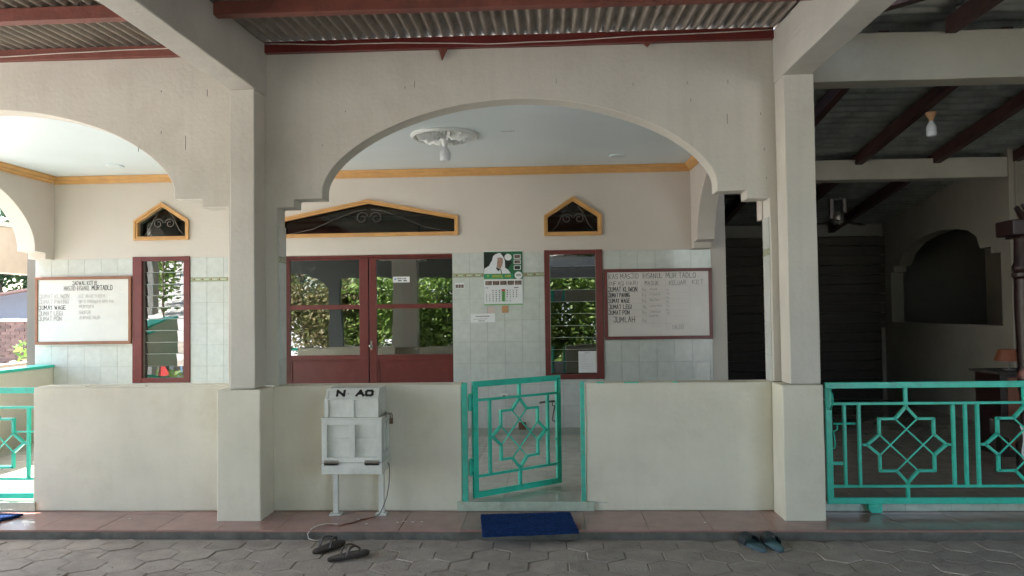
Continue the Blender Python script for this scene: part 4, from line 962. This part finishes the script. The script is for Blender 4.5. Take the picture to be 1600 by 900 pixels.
for k in range(3): q = MB(); q.box(-.045+k*.03, -.018+k*.03, -.0028, -.0022, -.024, .014); q.build('small_photo', M['photo'], o)
plate('note', -.655, -.575, 1.375, 1.445, .002, M['paper_pink'], 'small blank pinkish note under the calendar', 'note', 0)
o = plate('light_switch', -.500, -.432, 1.378, 1.452, .012, M['switch'], 'tan light switch on the tiles just below the calendar', 'switch', .004)
q = MB(); q.box(-.012, .012, -.0165, -.0115, -.02, .01); q.build('rocker', M['switch'], o, bevel=.002)
o = plate('wall_socket', -.335, -.255, .12, .20, .012, M['brownplastic'], 'dark brown socket low on tiles, seen through the small gate', 'socket', .004)
q = MB(); q.lathe([(.022, 0), (.022, .003), (.014, .003)], 14); q.v = [(a_, -.012-c_, b_) for a_, b_, c_ in q.v]; q.build('well', M['oxide'], o)
o = plate('wall_socket', -.53, -.44, .445, .51, .012, M['whiteplastic'], 'white socket with a plug on the tiles behind the small gate', 'socket', .004)
q = MB(); q.box(-.018, .012, -.045, -.0115, -.025, .012); q.build('plug', M['brownplastic'], o, bevel=.003); q = MB(); q.box(.02, .035, -.03, -.0115, -.028, .02); q.build('plug', M['whiteplastic'], o, bevel=.003)
o = plate('paper_sheet', .318, .512, .722, .952, .001, M['paper'], 'printed white sheet inside the lower right louvre window', 'paper', 0); o.location.y = B+.030
q = MB(); random.seed(4)
for r in range(9): q.box(-.075, -.075+random.uniform(.05, .14), -.0020, -.0014, .075-r*.018, .0765-r*.018)
write(q, 'JADWAL', -.03, .092, .008, .01, -.0022, .0018); q.build('print', M['inkgrey'], o)
# objects behind the louvre glass on the left are reflections of the yard, nothing stands there

# ---- ceiling lights
rs_ = empty('ceiling_rosette', (-.885, 1.28, 2.95), 0, 'round white carved plaster rosette on the porch ceiling', 'ceiling rosette')
m = MB(); m.lathe([(.300, 0), (.302, -.010), (.294, -.024), (.280, -.030), (.268, -.026), (.262, -.012), (.260, -.002), (.12, -.001)], 56); m.build('rim', M['stucco'], rs_, smooth=True)
random.seed(8)
for k in range(30):
    m = MB(); a0 = 2*math.pi*k/30; inner_ = k % 2; r_0, ln = (.045, .205) if not inner_ else (.085, .150); lift = -.050 if not inner_ else -.034
    for i in range(8):
        t0, t1 = i/8, (i+1)/8; wv = lambda t: (.021 if not inner_ else .015)*math.sin(math.pi*(.06+.90*t))*(1+.30*math.sin(t*22))+.002
        zz = lambda t: -.010+lift*math.sin(math.pi*(.15+.75*t))+.010*math.sin(t*16+k)
        r0, r1 = r_0+ln*t0, r_0+ln*t1
        m.quad((r0, -wv(t0), -.003), (r1, -wv(t1), -.003), (r1, 0, zz(t1)), (r0, 0, zz(t0))); m.quad((r0, 0, zz(t0)), (r1, 0, zz(t1)), (r1, wv(t1), -.003), (r0, wv(t0), -.003))
    o = m.build('leaf', M['stucco'], rs_); o.rotation_euler = (0, 0, a0); o.location = (0, 0, -.001)
m = MB()
for k in range(14):
    a0 = 2*math.pi*(k+.5)/14; m.lathe([(.004, -.026), (.016, -.020), (.018, -.01), (.014, -.001)], 8, (.075*math.cos(a0), .075*math.sin(a0), 0)); m.lathe([(.004, -.026), (.014, -.022), (.017, -.012), (.012, -.001)], 8, (.20*math.cos(a0), .20*math.sin(a0), 0))
tag(m.build('carved_bead', M['stucco'], rs_, smooth=True), kind='stuff')
def bulb(loc, label, m_cap, s=1.):
    r = empty('light_bulb', loc, 0, label, 'light bulb')
    m_ = MB(); m_.lathe([(.052*s, 0), (.052*s, -.014), (.040*s, -.030), (.024*s, -.055), (.022*s, -.075)], 20); m_.build('holder', m_cap, r, smooth=True)
    m_ = MB(); m_.lathe([(.018*s, -.070), (.020*s, -.085), (.034*s, -.105), (.047*s, -.130), (.048*s, -.150), (.046*s, -.152), (.048*s, -.156), (.048*s, -.190), (.042*s, -.205), (.02*s, -.212), (.004*s, -.213)], 24); m_.build('globe', M['bulb'], r, smooth=True)
    return r
bulb((-.885, 1.28, 2.925), 'white light bulb hanging under the plaster rosette', M['stucco'], 1.0)
bulb((3.35, 1.4, 3.075), 'white light bulb with orange holder under a right wing rafter', M['switch'], .86)
def disc(x, y, label):
    m_ = MB(); m_.lathe([(.085, 0), (.087, -.008), (.080, -.012), (.02, -.013)], 28); o = m_.build('ceiling_plate', M['ceiling'], smooth=True); o.location = (x, y, 2.95); tag(o, label, 'ceiling plate')
disc(-4.455, 2.306, 'flat round plate on the ceiling of the left bay'); disc(.722, 2.354, 'flat round plate on ceiling above the gabled light and whiteboard')
m = MB(); random.seed(3)
for k in range(7): m.box(-.05+k*.017, -.044+k*.017, -.012, .012*random.random(), -.004, .001)
o = m.build('ceiling_hook', M['iron']); o.location = (-.33, 1.19, 2.95); tag(o, 'small dark hook mark on the porch ceiling right of the rosette', 'hook')

# ---- right wing contents
wf_ = empty('wall_fan', (3.72, 4.6, 2.50), 0, 'dim grey fan hanging high beside the right pillar', 'fan')
m = MB(); m.box(-.10, -.05, -.03, .03, .02, .34); m.box(-.05, .08, -.03, .03, .26, .34); m.box(.06, .11, -.03, .03, .10, .34); m.build('bracket', M['iron'], wf_, bevel=.01)
m = MB(); m.lathe([(.05, -.08), (.075, -.05), (.075, .05), (.05, .08)], 16, (.0, 0, .03)); m.build('motor', M['steel'], wf_, smooth=True)
for k in range(3):
    m = MB(); a0 = k*2.1+.4; m.bar((.05*math.cos(a0), 0, .0), (.42*math.cos(a0), .42*math.sin(a0), -.05), .11, .008); m.build('blade', M['night'], wf_, bevel=.003)
cp = empty('carved_post', (3.735, .75, ZF), 0, 'dark red carved wooden post at the right edge', 'carved post')
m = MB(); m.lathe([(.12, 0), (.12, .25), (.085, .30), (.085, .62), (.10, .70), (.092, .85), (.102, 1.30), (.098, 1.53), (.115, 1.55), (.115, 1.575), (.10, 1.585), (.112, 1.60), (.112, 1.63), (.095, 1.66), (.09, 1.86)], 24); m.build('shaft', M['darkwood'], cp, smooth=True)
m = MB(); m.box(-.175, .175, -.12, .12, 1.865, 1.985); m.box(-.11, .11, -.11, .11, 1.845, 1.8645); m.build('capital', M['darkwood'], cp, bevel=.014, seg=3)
m = MB()
for k, (x, h_) in enumerate(((-.075, .10), (-.04, .07), (0, .13), (.05, .09))): m.bar((x+.05, 0, 1.98), (x-.02, .02*k-.03, 1.99+h_), .03, .035)
m.build('crest', M['darkwood'], cp, bevel=.008)
cb = empty('cabinet', (4.25, 1.75, ZF), 0, 'low orange brown cabinet with dark top behind the carved post', 'cabinet')
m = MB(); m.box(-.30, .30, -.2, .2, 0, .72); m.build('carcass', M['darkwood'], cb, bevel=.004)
m = MB(); m.box(-.34, .34, -.23, .23, .721, .745); m.build('top', M['night'], cb, bevel=.004)
for x0, x1 in ((-.24, -.005), (.005, .24)): m = MB(); m.box(x0, x1, -.214, -.2005, .06, .69); m.build('door', M['orangewood'], cb, bevel=.003)
lp = empty('table_lamp', (4.12, 1.70, ZF+.746), 0, 'small orange shaded lamp standing on the cabinet', 'lamp')
m = MB(); m.lathe([(.05, 0), (.05, .01), (.008, .015), (.008, .09)], 14); m.build('stand', M['iron'], lp, smooth=True)
m = MB(); m.lathe([(.125, .085), (.085, .185), (.08, .185), (.12, .085)], 18); m.build('shade', M['orangewood'], lp, smooth=True)
sd = empty('low_stand', (3.70, .70, ZF), 0, 'low dark wooden stand at the foot of the carved post', 'stand')
m = MB(); m.box(-.16, .5, -.16, .3, .30, .42); m.build('top', M['night'], sd, bevel=.006)
for x in (-.13, .42):
    for y in (-.125, .25): m = MB(); m.box(x-.02, x+.02, y-.02, y+.02, 0, .2995); m.build('leg', M['night'], sd)
cl = MB(); n = 14
for i in range(n+1):
    for j in range(7):
        u, v = i/n, j/6
        cl.v.append((3.50+.17*u+.015*math.sin(v*5+u*3), .53-.008*math.sin(u*16)-.004*j-.02*v, ZF+.427-.30*v*(.55+.45*math.sin(u*2.6+.5))))
for i in range(n):
    for j in range(6): p = i*7+j; cl.f.append((p, p+7, p+8, p+1)); cl.mi.append(0)
o = cl.build('white_cloth', M['cloth'], smooth='all'); so2 = o.modifiers.new('thick', 'SOLIDIFY'); so2.thickness = .004; tag(o, 'white cloth hanging over the low dark stand behind the long gate', 'cloth')

# ================================================================== THE YARD AROUND
random.seed(21)
def tree(name, loc, h, cr_r, n, lm, label, cat='tree', group=None, leaf_s=.10, squash=1., low=.25, trunk=.09):
    r = empty(name, loc, 0, label, cat, group)
    t = MB(); top = Vector((random.uniform(-.3, .3), random.uniform(-.3, .3), h*.72))
    t.tube([(0, 0, -.1), (top.x*.3, top.y*.3, h*.25), (top.x*.6, top.y*.6, h*.5), top], [trunk, trunk*.8, trunk*.55, trunk*.25], 8)
    tips = []
    for k in range(9):
        a_ = k*2.4+random.uniform(-.4, .4); z0 = h*random.uniform(low, .6); b0 = Vector((top.x*z0/h, top.y*z0/h, z0)); rr_ = cr_r*random.uniform(.5, .95)
        e = b0+Vector((math.cos(a_)*rr_, math.sin(a_)*rr_, h*random.uniform(.05, .30))); md = b0.lerp(e, .5)+Vector((0, 0, .12)); t.tube([b0, md, e], [trunk*.4, trunk*.25, trunk*.08], 6); tips += [md, e, b0.lerp(e, .75)]
    tips.append(top); t.build('trunk', M['bark'], r, smooth='all')
    c_ = MB(); cen = [(p+Vector((random.uniform(-1, 1), random.uniform(-1, 1), random.uniform(-.6, .6)))*cr_r*.25, cr_r*random.uniform(.22, .42)) for p in tips for _ in range(2)]
    for i in range(n):
        q_, R2 = random.choice(cen); d = Vector((random.gauss(0, 1), random.gauss(0, 1), random.gauss(0, 1)*squash)).normalized()*R2*random.random()**.4; p = q_+d
        ax = Vector((random.gauss(0, 1), random.gauss(0, 1), random.gauss(0, .6)-.5)).normalized(); sd_ = ax.cross(Vector((random.gauss(0, 1), random.gauss(0, 1), random.gauss(0, 1)))).normalized(); s = leaf_s*random.uniform(.6, 1.3)
        o = len(c_.v); c_.v += [tuple(p), tuple(p+ax*s*.5+sd_*s*.24), tuple(p+ax*s), tuple(p+ax*s*.5-sd_*s*.24)]; c_.f.append((o, o+1, o+2, o+3)); c_.mi.append(0)
    me = bpy.data.meshes.new('crown'); me.from_pydata(c_.v, [], c_.f); me.materials.append(lm); o = bpy.data.objects.new('crown', me); COL.objects.link(o); o.parent = r
    return r
def plant(loc, n, h, label):
    r = empty('leafy_plant', loc, 0, label, 'plant'); c_ = MB()
    for i in range(n):
        a_ = random.uniform(0, 6.28); R2 = random.uniform(0, .5); p = Vector((R2*math.cos(a_), R2*math.sin(a_), random.uniform(.1, h))); ax = Vector((random.gauss(0, 1), random.gauss(0, 1), random.gauss(.4, .6))).normalized(); sd_ = ax.cross(Vector((random.gauss(0, 1), random.gauss(0, 1), 1))).normalized(); s = random.uniform(.10, .2)
        o = len(c_.v); c_.v += [tuple(p), tuple(p+ax*s*.5+sd_*s*.25), tuple(p+ax*s), tuple(p+ax*s*.5-sd_*s*.25)]; c_.f.append((o, o+1, o+2, o+3)); c_.mi.append(0)
    me = bpy.data.meshes.new('foliage'); me.from_pydata(c_.v, [], c_.f); me.materials.append(M['leaf']); o = bpy.data.objects.new('foliage', me); COL.objects.link(o); o.parent = r
    m_ = MB()
    for k in range(5): a_ = k*1.26; m_.tube([(0, 0, 0), (.15*math.cos(a_), .15*math.sin(a_), h*.5), (.35*math.cos(a_), .35*math.sin(a_), h*.9)], [.012, .01, .005], 5)
    m_.build('stem', M['bark'], r, smooth='all')
# behind the camera: what the window panes mirror
gp = 'leafy trees across the yard, mirrored in the windows'
for i, (x, y, h, c_, lm, nm) in enumerate(((-6.6, -9.5, 4.2, 1.9, 'leafred', 'bronze tinted'), (-4.9, -10.2, 3.6, 1.7, 'leafy', 'yellow green'), (-3.4, -9.2, 4.4, 1.6, 'leaf', 'deep green'), (-.6, -9.6, 4.2, 1.7, 'leafy', 'light green'), (.9, -9.0, 3.6, 1.8, 'leaf', 'dense low green'), (2.4, -10, 4.0, 1.8, 'leafy', 'rounded yellow green'))):
    tree('leafy_tree', (x, y, ZP), h, c_, 15000, M[lm], nm+' tree across the yard mirrored in the window glass', 'tree', gp, .135, low=.04)
bh = empty('white_house', (-2.2, -15.5, 0), 0, 'white house across the yard mirrored in the door glass', 'house')
m = MB(); m.box(-3.5, 3.5, -3, 0, -.1, 2.9); m.build('wall', M['housewhite'], bh)
m = MB(); m.prism([(-3.9, 2.9), (3.9, 2.9), (0, 4.3)], 'y', -3.3, .5); m.build('roof', M['roofclay'], bh)
for x in (-2.2, 2.0):
    m = MB(); m.box(x-.5, x+.5, .002, .05, 1, 2.1); f = m.build('window', M['night'], bh)
m = MB(); m.box(-.45, .45, .002, .06, 0, 2.1); m.build('door', M['orangewood'], bh)
m = MB(); m.box(-15, -10.4, -12.5, -12.2, -.1, 3.4); o = m.build('grey_shed', M['housewall']); tag(o, 'grey shed wall across the left yard, mirrored in louvre slats', 'shed')
m = MB(); m.box(-11.6, -10.8, -12.19, -12.1, -.1, 2.2); m.build('door', M['night'], o)
m = MB(); m.box(-9.9, -9.1, -9.0, -8.95, -.1, 2.0); o = m.build('blue_board', M['bluewall']); tag(o, 'blue painted board in the left yard, mirrored in louvre slats', 'board')
for x, y, z in ((-8.5, -6.2, 1.9), (-9.2, -7.0, 1.2), (-8.2, -4.6, 1.3)):
    m = MB(); m.tube([(x, y, -.1), (x, y, z+.3)], .02, 6); o = m.build('flag_pole', M['bark'], smooth=True); tag(o, 'thin pole with a red pennant in the left yard, '+('tallest', 'farthest', 'nearest the porch')[int(y == -7.0)+2*int(y == -4.6)], 'flag', 'red pennants in the left yard')
    f = MB(); f.prism([(x, z+.25), (x, z-.15), (x+.22, z-.1)], 'y', y-.004, y+.004); f.build('pennant', M['redflag'], o)
plant((-8.6, -5.4, -.1), 500, 1.4, 'young leafy plant in the left yard, mirrored in louvre slats'); plant((-9.6, -7.6, -.1), 500, 1.6, 'taller leafy plant in the left yard near the blue board')
# left of the porch
m = MB(); m.box(-6.80, -6.60, -.6, 12, 1.94, 2.50); o = m.build('canopy_fascia', M['awn'], bevel=.006); tag(o, 'tan plaster fascia of a canopy seen through the left side arch', 'canopy')
m = MB(); m.box(-6.82, -6.585, -.6, 12, 2.501, 2.56); m.build('cap', M['beam'], o)
for y in (-.4, 11.5): m = MB(); m.box(-6.78, -6.62, y-.1, y+.1, -.1, 1.939); m.build('column', M['awn'], o)
m = MB(); m.box(-7.15, -7.0, -1.0, 7, -.1, .79); o = m.build('yard_wall', M['awn'], bevel=.01); tag(o, 'low tan yard wall beyond the teal capped side wall', 'wall')
hs = empty('far_house', (-26.5, 34, 0), 0, 'pale blue house with a dark eave seen through left opening', 'house')
m = MB(); m.prism([(-9, -.1), (5, -.1), (5, 3.3), (2.5, 3.3), (-9, 1.6)], 'y', 0, 6); m.build('wall', M['housewall'], hs)
m = MB(); m.bar((-9.5, -.5, 1.52), (3.2, -.5, 3.38), .7, .10); m.build('eave', M['roofclay'], hs)
for x in (-1.9, -.4, 1.3):
    m = MB(); ring(m, [(x-.45, .25), (x+.45, .25), (x+.45, 1.35), (x-.45, 1.35)], .07, -.06, -.001); w_ = m.build('window', M['housewhite'], hs); m = MB(); m.box(x-.37, x+.37, -.02, -.002, .33, 1.27); m.build('pane', M['louvre'], w_)
    m = MB(); m.box(x-.02, x+.02, -.05, -.021, .33, 1.27); m.build('mullion', M['housewhite'], w_)
bk = empty('brick_wall', (-11.6, 10.6, -.1), 0, 'old red brick wall at the left edge beyond the yard', 'wall')
m = MB(); m.box(-3, .72, .01, .2, 0, 1.40); m.build('core', M['sand'], bk)
me = MB().box(0, .20, 0, .1, 0, .062).mesh('brick', M['brick'])
for r in range(20):
    for k in range(11):
        x = -1.64+k*.212+(.106 if r % 2 else 0)
        if x < .52: inst('brick', me, bk, (x, random.uniform(-.012, .004), r*.070), (0, 0, random.uniform(-.02, .02)))
m = MB(); m.box(-3, .78, -.04, .24, 1.401, 1.46); m.build('coping', M['beam'], bk)
fr_ = empty('slat_fence', (-9.6, 11.6, -.1), 0, 'orange red slatted fence beside the brick wall', 'fence')
for i in range(13): m = MB(); m.box(-1.15, .9, -.015, .015, .12+i*.105, .205+i*.105); m.build('slat', M['fencered'], fr_)
for x in (-1.1, -.1, .85): m = MB(); m.box(x-.05, x+.05, .016, .10, 0, 1.5); m.build('post', M['fencered'], fr_)
m = MB(); m.box(-10.28, -10.12, 10.4, 10.56, -.1, 1.25); o = m.build('gate_pillar', M['housewhite'], bevel=.01); tag(o, 'white pillar standing before the orange fence', 'pillar')
m = MB(); m.tube([(-20, 26, -.1), (-20, 26, 6)], .06, 8); o = m.build('utility_pole', M['beam'], smooth=True); tag(o, 'thin pale pole in front of the blue house', 'pole')
m = MB(); m.lathe([(.30, 0), (.30, .25), (.2, .3), (.2, 1.5), (.3, 1.6), (.3, 2.1), (.05, 2.2)], 14); o = m.build('water_drum', M['housewhite'], smooth=True); o.location = (-14.2, 20, .6); tag(o, 'white round drum on a stand beside the blue house', 'drum')
m = MB(); m.box(-.3, .3, -.3, .3, -.7, -.001); m.build('stand', M['roofclay'], o)
plant((-10.0, 9.4, -.1), 420, 1.05, 'bushy green plant before the orange slatted fence'); plant((-9.3, 9.6, -.1), 420, .95, 'lower green plant nearest the tiled wall at left')
gl_ = 'tall trees behind the pale blue house'
for x, y, h, c_, lm, nm in ((-38, 46, 11, 5, 'leaf', 'broad dark'), (-30, 48, 13, 5, 'leafy', 'tall light green'), (-24, 46, 9, 4, 'leaf', 'rounded deep green'), (-44, 44, 10, 5, 'leafy', 'pale green far left')):
    tree('broad_tree', (x, y, -.1), h, c_, 3500, M['leaffar'], nm+' tree rising behind the pale blue house', 'tree', gl_, .55, low=.2, trunk=.3)
